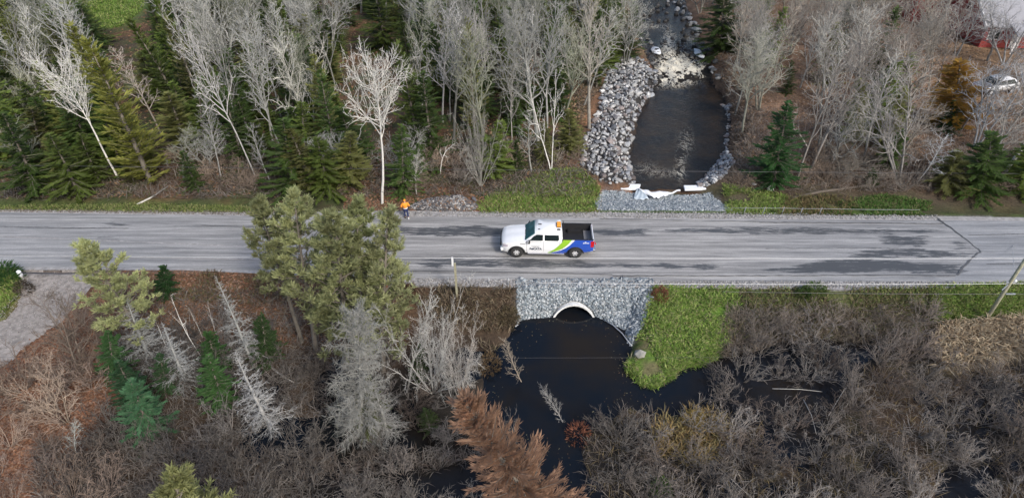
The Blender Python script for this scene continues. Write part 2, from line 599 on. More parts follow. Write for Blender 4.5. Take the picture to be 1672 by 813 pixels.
def terrain_colours(x, y):
    dn, ds = y - sh_n(x), sh_s(x) - y
    n1, n2, n3 = fbm(x, y, 0.30, 11), fbm(x, y, 0.9, 15), fbm(x, y, 0.12, 19)
    c = np.zeros(x.shape + (3,)) + np.array((0.075, 0.058, 0.040))
    c = shade(c, (0.13, 0.075, 0.045), sm(0.45, 0.62, n1))
    c = shade(c, (0.050, 0.070, 0.024), sm(0.46, 0.62, n2) * 0.8)
    # tan leaf litter right of the stream
    xr = sm(10, 19, x) * sm(0, 2, dn)
    c = shade(c, (0.23, 0.145, 0.095), xr * sm(2, 9, dn) * (0.55 + 0.45 * sm(0.4, 0.6, n2)))
    c = shade(c, (0.085, 0.065, 0.045), xr * sm(9, 2, dn) * 0.8)
    c = shade(c, (0.22, 0.12, 0.07), sm(0.8, -0.5, sdist(P_RIPRAP_L, x, y) - 1.2) * sm(1, 3, dn) * sm(0.3, 0.6, n2))
    # roadside grass on the north side
    gz = (sm(2.8, 0.9, dn + 1.3 * (n2 - 0.5)) * np.interp(x, [-45, -22, -18, -3, -2.5, 5.5, 14, 16, 25, 28], [0.75, 0.8, 0.3, 0.1, 0.9, 1, 1, 1, 1, 0.3])) * (dn > 0)
    c = shade(c, (0.085, 0.125, 0.030), gz)
    gb = poly([(770, 345), (975, 347), (978, 305), (950, 282), (900, 280), (850, 300), (800, 320)], 0)
    c = shade(c, (0.105, 0.165, 0.035), sm(0.6, -0.6, sdist(gb, x, y)) * (dn > 0))
    c = shade(c, (0.115, 0.175, 0.045), sm(2, -1, sdist(P_LAWN, x, y)))
    c = shade(c, (0.26, 0.17, 0.10), sm(2, -3, sdist(P_YARD, x, y)))
    for p, k in ((P_RIPRAP_L, 1), (P_RIPRAP_R, 1)):
        c = shade(c, (0.045, 0.043, 0.042), sm(0.3, -0.3, sdist(p, x, y)))
    c = shade(c, (0.20, 0.22, 0.235), sm(0.2, -0.25, sdist(P_APRON, x, y)))
    bed = np.minimum(sdist(P_POOL, x, y), sdist(P_UP, x, y))
    c = shade(c, (0.025, 0.022, 0.02), sm(0.25, -0.2, bed))
    # south side
    s = (ds > 0).astype(float)
    base = np.zeros(x.shape + (3,)) + np.array((0.030, 0.026, 0.022))
    base = shade(base, (0.075, 0.052, 0.034), sm(0.46, 0.62, n1))
    base = shade(base, (0.10, 0.085, 0.045), sm(0.62, 0.72, n2) * sm(2, 10, x) * 0.6)
    lft = sm(-3, -8, x)
    base = shade(base, (0.15, 0.085, 0.045), lft * sm(7, 3, ds) * (0.5 + 0.5 * n2))
    base = shade(base, (0.17, 0.088, 0.055), sm(1.5, -0.8, sdist(P_LITTER, x, y)) * (0.65 + 0.5 * n2))
    rg = sm(13, 15, x) * sm(2.4, 1.2, ds + 2.4 * (n1 - 0.5))
    base = shade(base, (0.095, 0.13, 0.035), rg * (0.55 + 0.45 * sm(0.45, 0.55, n3)))
    base = shade(base, (0.105, 0.185, 0.030), sm(0.3, -0.5, sdist(P_GRASS_S, x, y) + 1.6 * (n2 - 0.5)))
    base = shade(base, (0.17, 0.135, 0.08), sm(0.2, -0.5, sdist(P_GRASS_S, x, y)) * sm(0.58, 0.70, n2) * 0.8)
    reed = poly([(1540, 525), (1700, 515), (1700, 560), (1600, 590), (1530, 600), (1510, 560)], -1)
    base = shade(base, (0.25, 0.20, 0.135), sm(0.8, -0.5, sdist(reed, x, y)))
    base = shade(base, (0.20, 0.22, 0.23), sm(0.2, -0.2, sdist(P_GRAVEL_S, x, y) + 0.3 * (n2 - 0.5)))
    base = shade(base, (0.16, 0.19, 0.06), sm(0.6, -0.4, sdist(poly([(-300, 438), (34, 440), (38, 475), (0, 522), (-300, 560)], -0.2), x, y)))
    pd = sdist(P_POND, x, y)
    base = shade(base, (0.02, 0.018, 0.016), sm(0.1, -0.3, pd))
    c = c * (1 - s[..., None]) + base * s[..., None]
    mid = ((dn <= 0) & (ds <= 0)).astype(float)
    c = shade(c, (0.26, 0.25, 0.245), mid)
    return c


def build_ground():
    ny, nx = GX.shape
    V = np.stack([GX, GY, GZ], -1).reshape(-1, 3)
    idx = np.arange(ny * nx).reshape(ny, nx)
    F = np.stack([idx[:-1, :-1], idx[:-1, 1:], idx[1:, 1:], idx[1:, :-1]], -1).reshape(-1, 4)
    mx, my, mz = V[:, 0], V[:, 1], V[:, 2]
    hole = ((mx - CULV_X) ** 2 + (mz - CULV_ZC) ** 2 < (CULV_R - 0.02) ** 2) & (my > CULV_Y - 0.1) & (my < 30)
    F = F[~hole[F].any(1)]
    me = mesh_np('ground', V, F, M['earth'], terrain_colours(GX, GY).reshape(-1, 3), smooth=True)
    return tag(link('ground', me), kind='structure')


build_ground()


def strip(name, f0, f1, x0, x1, dx, nv, z, mat, colf=None, crown=0.0):
    xs = np.arange(x0, x1 + dx, dx)
    t = np.linspace(0, 1, nv)
    X = np.repeat(xs[:, None], nv, 1)
    Y = f0(xs)[:, None] * (1 - t) + f1(xs)[:, None] * t
    Z = np.full_like(X, z) + crown * (1 - (2 * t - 1) ** 2)[None, :]
    V = np.stack([X, Y, Z], -1).reshape(-1, 3)
    idx = np.arange(len(xs) * nv).reshape(len(xs), nv)
    F = np.stack([idx[:-1, :-1], idx[1:, :-1], idx[1:, 1:], idx[:-1, 1:]], -1).reshape(-1, 4)
    me = mesh_np(name, V, F, mat, colf(X, Y).reshape(-1, 3) if colf else None, smooth=True)
    return tag(link(name, me), kind='structure')


WET = [([(650, 371), (780, 369), (880, 371), (1050, 377), (1050, 385), (900, 387), (780, 388), (655, 387)], 0.62),
       ([(690, 424), (830, 421), (960, 428), (1200, 432), (1200, 441), (1000, 438), (850, 438), (690, 437)], 0.60),
       ([(1000, 375), (1240, 371), (1400, 373), (1556, 374), (1548, 382), (1300, 384), (1100, 382)], 0.58),
       ([(1430, 384), (1530, 386), (1520, 403), (1438, 401)], 0.62), ([(1540, 392), (1580, 396), (1598, 408), (1550, 411)], 0.62),
       ([(1370, 413), (1440, 406), (1520, 408), (1595, 416), (1588, 421), (1380, 423)], 0.6),
       ([(1290, 436), (1345, 424), (1440, 424), (1560, 434), (1565, 446), (1400, 445), (1285, 447), (1235, 442)], 0.72),
       ([(180, 362), (210, 368), (180, 371)], 0.6), ([(270, 366), (380, 371), (380, 375), (270, 372)], 0.5),
       ([(160, 384), (190, 387), (190, 391), (160, 390)], 0.6), ([(510, 352), (560, 353), (560, 358), (510, 358)], 0.4),
       ([(970, 430), (1240, 436), (1240, 439), (970, 434)], 0.45)]


def road_colours(X, Y):
    c = np.zeros(X.shape + (3,))
    wob = (vnoise(X, Y, 0.9, 31) - 0.5) * 0.5
    for p, w in WET:
        q = poly(p) * np.array([0.22, 1.0])
        c[..., 0] = np.maximum(c[..., 0], w * sm(0.42, -0.30, sdist(q, X * 0.22, Y) + wob * 0.5))
    u, v, = project(X, Y, np.zeros_like(X))
    east = sm(-3, 3, u - np.interp(v, [350, 365, 410, 420, 450, 470], [1530, 1542, 1600, 1590, 1562, 1540]))
    c[..., 1] = np.maximum(east * 0.4, 0.22 * sm(560, 100, u)) + 0.22 * sm(1100, 1400, u) * (1 - east)
    return c


strip('road', road_s, road_n, -160, 160, 0.3, 44, 0.012, M['road'], road_colours, 0.04)
strip('gravel_shoulder', sh_s, lambda x: road_s(x) + 0.15, -160, 160, 0.8, 4, 0.004, M['shoulder'])
strip('gravel_shoulder', lambda x: road_n(x) - 0.15, sh_n, -160, 160, 0.8, 4, 0.004, M['shoulder'])


def ribbon(name, px, w, z, mat, sub=8, wob=0.03, kind='structure'):
    P = poly(px)
    pts = []
    for i in range(len(P) - 1):
        for k in range(sub):
            t = k / sub
            pts.append(P[i] * (1 - t) + P[i + 1] * t)
    pts.append(P[-1])
    pts = np.array(pts) + (NR.random((len(pts), 2)) - 0.5) * 2 * wob
    d = np.gradient(pts, axis=0)
    d /= np.linalg.norm(d, axis=1)[:, None] + 1e-9
    nrm = np.stack([-d[:, 1], d[:, 0]], 1)
    ww = w * (0.6 + 0.8 * NR.random(len(pts)))[:, None] / 2
    zz = np.full(len(pts), z)
    V = np.concatenate([np.column_stack([pts + nrm * ww, zz]), np.column_stack([pts - nrm * ww, zz])])
    n = len(pts)
    F = [(i, i + 1, n + i + 1, n + i) for i in range(n - 1)]
    return tag(link(name, mesh_np(name, V, F, mat)), kind=kind)


ribbon('tar_seam', [(1530, 357), (1542, 366), (1572, 388), (1600, 411), (1588, 422), (1570, 438), (1562, 450)], 0.11, 0.062, M['tar'], 6, 0.05)
for px, w in (([(1000, 451), (1240, 451), (1480, 450), (1560, 451)], 0.07), ([(1240, 364), (1400, 365), (1540, 366)], 0.09), ([(1250, 407), (1430, 406), (1510, 408)], 0.06),
              ([(670, 443), (850, 446), (1000, 449)], 0.05), ([(980, 358), (1240, 363)], 0.05), ([(1610, 432), (1672, 431), (1800, 430)], 0.06), ([(1580, 385), (1672, 383), (1760, 383)], 0.05),
              ([(0, 371), (110, 373), (210, 374)], 0.07), ([(330, 369), (400, 371), (470, 372)], 0.06), ([(720, 420), (800, 420), (860, 423)], 0.05)):
    ribbon('tar_seam', px, w, 0.058, M['tar'], 30, 0.02)
for px, w in (([(-200, 383), (0, 387), (300, 399), (430, 404)], 0.10), ([(-200, 412), (0, 418), (250, 421), (430, 425)], 0.09)):
    ribbon('worn_lane_line', px, w, 0.057, M['shoulder'], 30, 0.015)


def drape(name, P, step, lift, mat, kind='structure'):
    x0, y0 = P.min(0) - step
    x1, y1 = P.max(0) + step
    X, Y = np.meshgrid(np.arange(x0, x1, step), np.arange(y0, y1, step))
    ok = sdist(P, X, Y) + 0.5 * (vnoise(X, Y, 1.5, 41) - 0.5) < 0
    Z = terr(X, Y) + lift
    idx = np.arange(X.size).reshape(X.shape)
    F = np.stack([idx[:-1, :-1], idx[:-1, 1:], idx[1:, 1:], idx[1:, :-1]], -1).reshape(-1, 4)
    F = F[ok.ravel()[F].all(1)]
    used, inv = np.unique(F, return_inverse=True)
    V = np.stack([X, Y, Z], -1).reshape(-1, 3)[used]
    return tag(link(name, mesh_np(name, V, inv.reshape(F.shape), mat, smooth=True)), kind=kind)


drape('driveway', P_DRIVE, 0.12, 0.035, M['drive'])

# ------------------------------------------------------------------ water
X, Y = np.meshgrid(np.arange(-48, 48.1, 0.8), np.arange(4, 28.1, 0.8))
idx = np.arange(X.size).reshape(X.shape)
F = np.stack([idx[:-1, :-1], idx[:-1, 1:], idx[1:, 1:], idx[1:, :-1]], -1).reshape(-1, 4)
Y = np.minimum(Y, sh_s(X) - 0.9 + 1.2 * (np.abs(X - CULV_X) < 1.2))
tag(link('pond_water', mesh_np('pond_water', np.stack([X, Y, np.full_like(X, POND_Z)], -1).reshape(-1, 3), F, M['pond'], smooth=True)), kind='structure')

Y1, Y2 = float(at(1110, 143, POOL_Z)[1]), float(at(1110, 86, UP_Z)[1])


def stream_z(x, y):
    r = sm(Y1, Y2, y)
    z = POOL_Z + (UP_Z - POOL_Z) * (0.6 * r + 0.4 * np.round(r * 3) / 3)
    rough = sm(Y1 - 1.5, Y1 + 1, y) * sm(Y2 + 5, Y2, y)
    return z + (fbm(x, y, 1.3, 51) - 0.5) * (0.05 + 0.75 * rough) + (vnoise(x, y, 4, 53) - 0.5) * 0.2 * rough


xs = np.arange(4, 30, 0.16)
ys = np.concatenate([np.arange(float(at(1100, 306, POOL_Z)[1]) - 0.6, Y2 + 3, 0.16), np.arange(Y2 + 3, 140, 0.5)])
X, Y = np.meshgrid(xs, ys)
sdw = np.minimum(sdist(P_POOL, X, Y), sdist(P_UP, X, Y))
U, Vp = project(X, Y, np.full_like(X, -0.8))


def blob(u, v, cx, cy, rx, ry):
    return np.exp(-(((u - cx) / rx) ** 2 + ((v - cy) / ry) ** 2))


foam = (0.72 * blob(U, Vp, 1100, 114, 30, 20) + 0.55 * blob(U, Vp, 1128, 116, 32, 10) + 0.45 * blob(U, Vp, 1080, 125, 18, 10) + 0.40 * blob(U, Vp, 1090, 76, 12, 20) + 0.25 * blob(U, Vp, 1062, 50, 30, 5)
        + 0.22 * blob(U, Vp, 1112, 264, 9, 30) + 0.15 * blob(U, Vp, 1094, 276, 32, 8) + 0.2 * blob(U, Vp, 1122, 226, 14, 25) + 0.2 * blob(U, Vp, 1128, 72, 20, 12) + 0.16 * blob(U, Vp, 1055, 270, 25, 14) + 0.05)
idx = np.arange(X.size).reshape(X.shape)
F = np.stack([idx[:-1, :-1], idx[:-1, 1:], idx[1:, 1:], idx[1:, :-1]], -1).reshape(-1, 4)
F = F[(sdw.ravel()[F] < 1.0).all(1)]
tag(link('stream_water', mesh_np('stream_water', np.stack([X, Y, stream_z(X, Y)], -1).reshape(-1, 3), F, M['stream'], np.stack([foam, foam, foam], -1).reshape(-1, 3), smooth=True)), kind='structure')


# ------------------------------------------------------------------ scatter helpers (ground cover, stones)
def scatter(px_poly, n):
    """n ground points seen inside a polygon of the photograph"""
    P = np.array(px_poly, float)
    u0, v0 = P.min(0)
    u1, v1 = P.max(0)
    U, V = np.zeros(0), np.zeros(0)
    while len(U) < n:
        u, v = NR.uniform(u0, u1, n * 2), NR.uniform(v0, v1, n * 2)
        k = inside(P, u, v)
        U, V = np.append(U, u[k]), np.append(V, v[k])
    return np.stack(ground(U[:n], V[:n]), 1)


def cloud(name, P, L, Wd, cols, mat, up=1.0, spread=0.6, bend=0.4, kind='stuff', parent=None, wind=(0, 0)):
    """many small bent blades (4 triangles each at most), one mesh"""
    n = len(P)
    L = np.broadcast_to(L, n) * NR.uniform(0.6, 1.35, n)
    Wd = np.broadcast_to(Wd, n) * NR.uniform(0.7, 1.3, n)
    a = NR.uniform(0, 2 * PI, n)
    h = np.stack([np.cos(a), np.sin(a), np.zeros(n)], 1)
    d = h * spread * NR.uniform(0.3, 1.3, n)[:, None] + np.array([wind[0], wind[1], up])
    d /= np.linalg.norm(d, axis=1)[:, None]
    side = np.stack([-h[:, 1], h[:, 0], np.zeros(n)], 1)
    side += NR.normal(0, 0.3, (n, 3))
    side /= np.linalg.norm(side, axis=1)[:, None]
    mid = P + d * L[:, None] * 0.55
    tip = P + d * L[:, None] + (h * 0.6 - np.array([0, 0, 0.8])) * (bend * L * NR.uniform(0.2, 1, n))[:, None]
    w = side * (Wd / 2)[:, None]
    V = np.stack([P - w * 0.8, P + w * 0.8, mid + w, mid - w, tip], 1).reshape(-1, 3)
    b = np.arange(n)[:, None] * 5
    T = np.concatenate([b + [0, 1, 2], b + [0, 2, 3], b + [3, 2, 4]], 0)
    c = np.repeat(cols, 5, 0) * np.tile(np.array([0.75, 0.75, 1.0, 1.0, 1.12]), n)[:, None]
    return tag(link(name, mesh_np(name, V, T, mat, c), parent), kind=kind)


def pick(n, *cols, var=0.25):
    c = np.array(cols)[NR.integers(0, len(cols), n)]
    return c * NR.uniform(1 - var, 1 + var, (n, 1))


_CUBE = np.array([(i, j, k) for i in (-1, 1) for j in (-1, 1) for k in (-1, 1)], float)
_CF = np.array([(0, 1, 3), (0, 3, 2), (4, 6, 7), (4, 7, 5), (0, 4, 5), (0, 5, 1), (2, 3, 7), (2, 7, 6), (0, 2, 6), (0, 6, 4), (1, 5, 7), (1, 7, 3)])


def stones(name, P, size, cols, mat, parent=None, flat=0.7, sink=0.2):
    n = len(P)
    s = np.broadcast_to(size, n) * NR.uniform(0.55, 1.3, n)
    V = _CUBE[None] * NR.uniform(0.5, 1.0, (n, 8, 3)) * np.array([1, 0.75, flat]) * (s / 2)[:, None, None]
    q = NR.normal(0, 1, (n, 4)) * np.array([1, 0.5, 0.5, 1.0])
    q /= np.linalg.norm(q, axis=1)[:, None]
    w, x, y, z = q.T
    R = np.stack([np.stack([1 - 2 * (y * y + z * z), 2 * (x * y - w * z), 2 * (x * z + w * y)], 1),
                  np.stack([2 * (x * y + w * z), 1 - 2 * (x * x + z * z), 2 * (y * z - w * x)], 1),
                  np.stack([2 * (x * z - w * y), 2 * (y * z + w * x), 1 - 2 * (x * x + y * y)], 1)], 1)
    V = np.einsum('nij,nkj->nki', R, V) + P[:, None, :] + np.array([0, 0, 1.0]) * (s * sink)[:, None, None]
    F = (_CF[None] + (np.arange(n) * 8)[:, None, None]).reshape(-1, 3)
    return tag(link(name, mesh_np(name, V.reshape(-1, 3), F, mat, np.repeat(cols, 8, 0)), parent), kind='stuff')


def wpoly(P, n):
    """n ground points inside a world polygon"""
    u0, v0 = P.min(0)
    u1, v1 = P.max(0)
    out = np.zeros((0, 2))
    while len(out) < n:
        q = np.stack([NR.uniform(u0, u1, n * 2), NR.uniform(v0, v1, n * 2)], 1)
        out = np.append(out, q[inside(P, q[:, 0], q[:, 1])], 0)
    out = out[:n]
    return np.column_stack([out, terr(out[:, 0], out[:, 1])])


# individual rocks: a few shared shapes
def rock_mesh(seed, ragged=0.35):
    r = random.Random(seed)
    bm = bmesh.new()
    bmesh.ops.create_icosphere(bm, subdivisions=1, radius=0.5)
    planes = [(Vector((r.gauss(0, 1), r.gauss(0, 1), r.gauss(0, 1))).normalized(), r.uniform(0.26, 0.42)) for _ in range(6)]
    for v in bm.verts:
        v.co *= r.uniform(1 - ragged, 1 + ragged * 0.5)
        for nrm, d in planes:
            k = v.co.dot(nrm)
            if k > d: v.co -= nrm * (k - d)
        v.co.z *= 0.75
    me = bpy.data.meshes.new('rock')
    bm.to_mesh(me)
    bm.free()
    me.materials.append(M['stone'])
    return me


ROCKS = [rock_mesh(s) for s in range(7)]
_probe = link('rock', ROCKS[0])
bpy.data.objects.remove(_probe)


def place_rock(name, parent, p, s, col, base=(0, 0, 0)):
    o = link(name, RNG.choice(ROCKS), parent)
    o.location = (p[0] - base[0], p[1] - base[1], p[2] - base[2] + 0.14 * s)
    o.rotation_euler = (RNG.uniform(-.4, .4), RNG.uniform(-.4, .4), RNG.uniform(0, 6.28))
    o.scale = (s * RNG.uniform(.8, 1.35), s * RNG.uniform(.65, 1.0), s * RNG.uniform(.6, 1.0))
    o.color = (*col, 1)
    return o


def rock_bank(P, n, label, cat, smin, smax, nsmall, ssmall):
    c = P.mean(0)
    root = empty('rock_bank', (c[0], c[1], float(terr(c[0], c[1]))))
    tag(root, label, cat)
    base = root.location
    pts, tries = [], 0
    while len(pts) < n and tries < 30000:
        tries += 1
        q = np.array([RNG.uniform(P[:, 0].min(), P[:, 0].max()), RNG.uniform(P[:, 1].min(), P[:, 1].max())])
        if not inside(P, q[:1], q[1:])[0]: continue
        s = RNG.uniform(smin, smax)
        if any((q[0] - a[0]) ** 2 + (q[1] - a[1]) ** 2 < (0.40 * (s + a[2])) ** 2 for a in pts): continue
        pts.append((q[0], q[1], s))
    for x, y, s in pts:
        g = RNG.choice([(0.20, 0.21, 0.23), (0.30, 0.31, 0.32), (0.36, 0.36, 0.355), (0.14, 0.15, 0.17), (0.22, 0.19, 0.18), (0.48, 0.48, 0.47), (0.10, 0.10, 0.11)])
        place_rock('rock', root, (x, y, float(terr(x, y))), s, g, base)
    Q = wpoly(P, nsmall) - np.array(base)
    stones('small_stones', Q, ssmall, pick(nsmall, (0.26, 0.27, 0.28), (0.38, 0.38, 0.38), (0.2, 0.19, 0.19), (0.48, 0.48, 0.48)), M['crushed'], root)
    return root


rock_bank(P_RIPRAP_L, 295, 'wide bank of grey broken rock lining the left side of the stream pool', 'rock bank', 0.40, 0.95, 1600, 0.24)
rock_bank(P_RIPRAP_R, 90, 'narrow row of grey rocks edging the right side of the stream pool', 'rock bank', 0.38, 0.8, 500, 0.25)
for i, (u, v, s, lab) in enumerate([
        (1117, 20, 1.1, 'rounded grey boulder upstream beside the upper stream, topmost of its line'), (1113, 30, 1.3, 'rounded grey boulder just below the topmost one in the upper stream'),
        (1104, 26, 1.2, 'grey boulder on the water side of the boulder pair in the upper stream'), (1125, 36, 1.2, 'dull grey boulder in the middle of the upper stream line'),
        (1128, 42, 1.3, 'low grey boulder between the middle boulder and the paler big one'), (1134, 40, 1.1, 'grey boulder on the land side of the middle of the line'),
        (1136, 54, 1.5, 'pale big boulder at the lower end of the upper stream line'), (1100, 14, 1.0, 'small brownish boulder at the far end of the upper stream'),
        (1089, 12, 0.9, 'small dark boulder standing in the far end of the upper stream')]):
    p = gpt(u, v)
    p.z = max(p.z, -0.35)
    o = place_rock('boulder', None, p, s, (0.24, 0.245, 0.25) if i != 6 else (0.34, 0.36, 0.36))
    tag(o, lab, 'boulder', 'boulders along the upper stream')
for u, v, s, lab, c in ((1257, 310, 0.95, 'pale round boulder on the grass verge near the cable rail', (0.50, 0.51, 0.48)), (1231, 302, 0.5, 'small grey boulder half hidden behind the pale verge boulder', (0.4, 0.4, 0.4)),
                        (774, 327, 0.6, 'dark boulder at the right end of the gravel heap', (0.14, 0.14, 0.15)), (1464, 300, 0.4, 'small whitish stone at the end of the fallen log', (0.62, 0.6, 0.56)),
                        (1469, 302, 0.35, 'smallest whitish stone beside the end of the fallen log', (0.62, 0.6, 0.56)), (1044, 580, 0.9, 'flat pale rock on the tip of the grass bank beside the pond', (0.22, 0.215, 0.19))):
    p = gpt(u, v)
    tag(place_rock('boulder', None, p, s, c), lab, 'boulder')

ORD = ['first', 'second', 'third', 'fourth', 'fifth', 'sixth', 'seventh', 'eighth', 'ninth', 'tenth', 'eleventh', 'twelfth', 'thirteenth', 'fourteenth', 'fifteenth', 'sixteenth', 'seventeenth', 'eighteenth', 'nineteenth',
       'twentieth', 'twenty-first', 'twenty-second', 'twenty-third', 'twenty-fourth', 'twenty-fifth']
for edge, n_ in (('left', 19), ('right', 25)):
    for k in range(n_):
        v = 138 - 146 * (k + RNG.random() * .8) / n_
        u = np.interp(v, [-6, 20, 60, 100, 140], [1036, 1034, 1046, 1062, 1072]) + RNG.uniform(-9, 9) if edge == 'left' else np.interp(v, [-6, 20, 50, 85, 112, 140], [1108, 1120, 1138, 1152, 1166, 1170]) + RNG.uniform(-16, 8)
        p = gpt(u, v)
        p.z = max(p.z, -0.42)
        g = RNG.choice([.09, .13, .19, .24])
        tag(place_rock('bank_rock', None, p, RNG.uniform(.45, 1.05), (g, g, g * .98)), f'grey rock on the {edge} edge of the upper stream, {ORD[k]} up from the rapids', 'rock', f'stony {edge} edge of the upper stream')
q = wpoly(P_UP, 150)
q = q[q[:, 1] > Y2 - 1.0]
q[:, 2] = UP_Z - .12
stones('stream_stones', q, .55, pick(len(q), (.035, .034, .032), (.06, .058, .055), (.10, .095, .09)), M['crushed'], sink=.28)
# rocks breaking the rapids
for u, v, s, lab in ((1104, 117, 1.2, 'dark wet rock splitting the white water of the rapids'), (1118, 122, 1.0, 'dark wet rock at the foot of the rapids'), (1138, 121, 1.1, 'brown wet rock at the right end of the rapids'),
                     (1085, 100, 0.9, 'wet rock at the left head of the rapids'), (1128, 92, 0.9, 'wet rock at the right head of the rapids')):
    x, y = at(u, v, -0.7)
    o = place_rock('wet_rock', None, (float(x), float(y), float(stream_z(x, y)) - 0.25), s, (0.045, 0.04, 0.032))
    tag(o, lab, 'rock', 'rocks in the rapids')

# crushed stone over the culvert and on the apron, the heap by the worker
Q = wpoly(P_GRAVEL_S, 9500)
Q = Q[Q[:, 2] > POND_Z - 0.25]
Q = Q[~(((Q[:, 0] - CULV_X) ** 2 + (Q[:, 2] - CULV_ZC) ** 2 < (CULV_R + 0.08) ** 2) & (Q[:, 1] < CULV_Y + 1.2))]
stones('crushed_stone', Q, 0.15, pick(len(Q), (0.22, 0.255, 0.275), (0.30, 0.33, 0.345), (0.15, 0.18, 0.205), (0.42, 0.44, 0.45)), M['crushed'])
Q2 = wpoly(P_GRAVEL_S, 170)
Q2 = Q2[(Q2[:, 2] > POND_Z - .2) & ~(((Q2[:, 0] - CULV_X) ** 2 + (Q2[:, 2] - CULV_ZC) ** 2 < (CULV_R + 0.08) ** 2) & (Q2[:, 1] < CULV_Y + 1.2))]
stones('riprap_stone', Q2, 0.27, pick(len(Q2), (0.24, 0.27, 0.29), (0.34, 0.36, 0.37), (0.13, 0.15, 0.17)), M['crushed'])
Q = wpoly(P_APRON, 8000)
stones('crushed_stone', Q, 0.15, pick(len(Q), (0.25, 0.285, 0.305), (0.32, 0.355, 0.37), (0.18, 0.21, 0.235), (0.42, 0.44, 0.45)), M['crushed'])


def gravel_heap():
    P = poly([(668, 343), (680, 330), (715, 322), (760, 322), (780, 336), (775, 344), (720, 347)], -0.1)
    c = P.mean(0)
    hh = lambda x, y: 0.8 * np.clip(-sdist(P, x, y), 0, 1.15) ** 0.8 * (0.75 + 0.5 * vnoise(x, y, 0.9, 61))
    X, Y = np.meshgrid(np.linspace(P[:, 0].min(), P[:, 0].max(), 40), np.linspace(P[:, 1].min(), P[:, 1].max(), 24))
    Z = terr(X, Y) + hh(X, Y) - 0.02
    idx = np.arange(X.size).reshape(X.shape)
    F = np.stack([idx[:-1, :-1], idx[:-1, 1:], idx[1:, 1:], idx[1:, :-1]], -1).reshape(-1, 4)
    z0 = float(terr(c[0], c[1]))
    root = empty('gravel_heap', (c[0], c[1], z0))
    tag(root, 'low heap of dark grey crushed stone beside the road worker', 'gravel heap')
    o = np.array((c[0], c[1], z0))
    link('heap_core', mesh_np('heap_core', np.stack([X, Y, Z], -1).reshape(-1, 3) - o, F, M['shoulder'], smooth=True), root)
    Q = wpoly(P, 2600)
    Q[:, 2] += hh(Q[:, 0], Q[:, 1])
    stones('crushed_stone', Q - o, 0.22, pick(len(Q), (0.10, 0.10, 0.105), (0.17, 0.165, 0.165), (0.065, 0.065, 0.07), (0.30, 0.29, 0.28), (0.16, 0.11, 0.08)), M['crushed'], root)


gravel_heap()

# ------------------------------------------------------------------ culvert and liners
def culvert():
    root = empty('culvert', (CULV_X, CULV_Y, POND_Z))
    tag(root, 'round pale culvert mouth under the road, opening on the black pond', 'culvert')
    n, vs, fs = 40, [], []
    ro, ri, y0, y1 = CULV_R, CULV_R - 0.09, -0.12, 9.0
    zc = CULV_ZC - POND_Z
    for i in range(n):
        t = 2 * PI * i / n
        c, s = math.cos(t), math.sin(t)
        cut = -0.10 + 0.55 * max(0, s)             # mouth cut back towards its crown
        vs += [(ro * c, y0 + cut, zc + ro * s), (ro * c, y1, zc + ro * s)]
    for i in range(n):
        a, b = 2 * i, 2 * ((i + 1) % n)
        fs.append((a, b, b + 1, a + 1))
    MB().add(vs, fs).build('barrel', M['galv'], root, smooth=True)
    # corrugated lining
    m = MB()
    prof = []
    rows = 48
    vs, fs = [], []
    for k in range(rows):
        y = y0 + 0.02 + (y1 - y0) * k / (rows - 1)
        r = ri - 0.02 + 0.02 * math.sin(k * 2.1)
        for i in range(n):
            t = 2 * PI * i / n
            cut = (-0.10 + 0.55 * max(0, math.sin(t))) * max(0, 1 - k / 6)
            vs.append((r * math.cos(t), y + cut, zc + r * math.sin(t)))
    for k in range(rows - 1):
        for i in range(n):
            a, b = k * n + i, k * n + (i + 1) % n
            fs.append((a, b, b + n, a + n))
    m.add(vs, fs).build('lining', M['steel'], root, smooth=True)
    vs, fs = [], []
    for i in range(n):
        t = 2 * PI * i / n
        c, s = math.cos(t), math.sin(t)
        cut = -0.10 + 0.55 * max(0, s)
        for r, dy in ((ro + 0.015, 0.05), (ro + 0.015, -0.05), (ri, -0.05), (ri, 0.05)):
            vs.append((r * c, y0 + cut + dy, zc + r * s))
    for i in range(n):
        for j in range(4):
            a, b = 4 * i + j, 4 * i + (j + 1) % 4
            c2, d2 = 4 * ((i + 1) % n) + (j + 1) % 4, 4 * ((i + 1) % n) + j
            fs.append((a, b, c2, d2))
    MB().add(vs, fs).build('rim', M['concrete'], root)


culvert()


def slab(px, label, thick=0.16):
    x = np.array([p[0] for p in px], float)
    y = np.array([p[1] for p in px], float)
    X, Y = at(x, y, -0.75)
    P = np.stack([X, Y], 1)
    c = P.mean(0)
    z = -0.82
    m = MB()
    k = len(P)
    vs = [(p[0] - c[0], p[1] - c[1], 0) for p in P] + [(p[0] - c[0], p[1] - c[1], thick) for p in P]
    fs = [tuple(range(k - 1, -1, -1)), tuple(range(k, 2 * k))] + [(i, (i + 1) % k, k + (i + 1) % k, k + i) for i in range(k)]
    o = m.add(vs, fs).build('liner_slab', M['fabric_white'], None, bevel=0.025, loc=(c[0], c[1], z))
    return tag(o, label, 'slab')


slab([(1009, 302), (1046, 302), (1043, 310), (1014, 310)], 'flat white slab on the gravel at the left of the torn liner')
slab([(1116, 304), (1152, 304), (1153, 310), (1118, 311)], 'flat white slab on the gravel at the right of the torn liner')


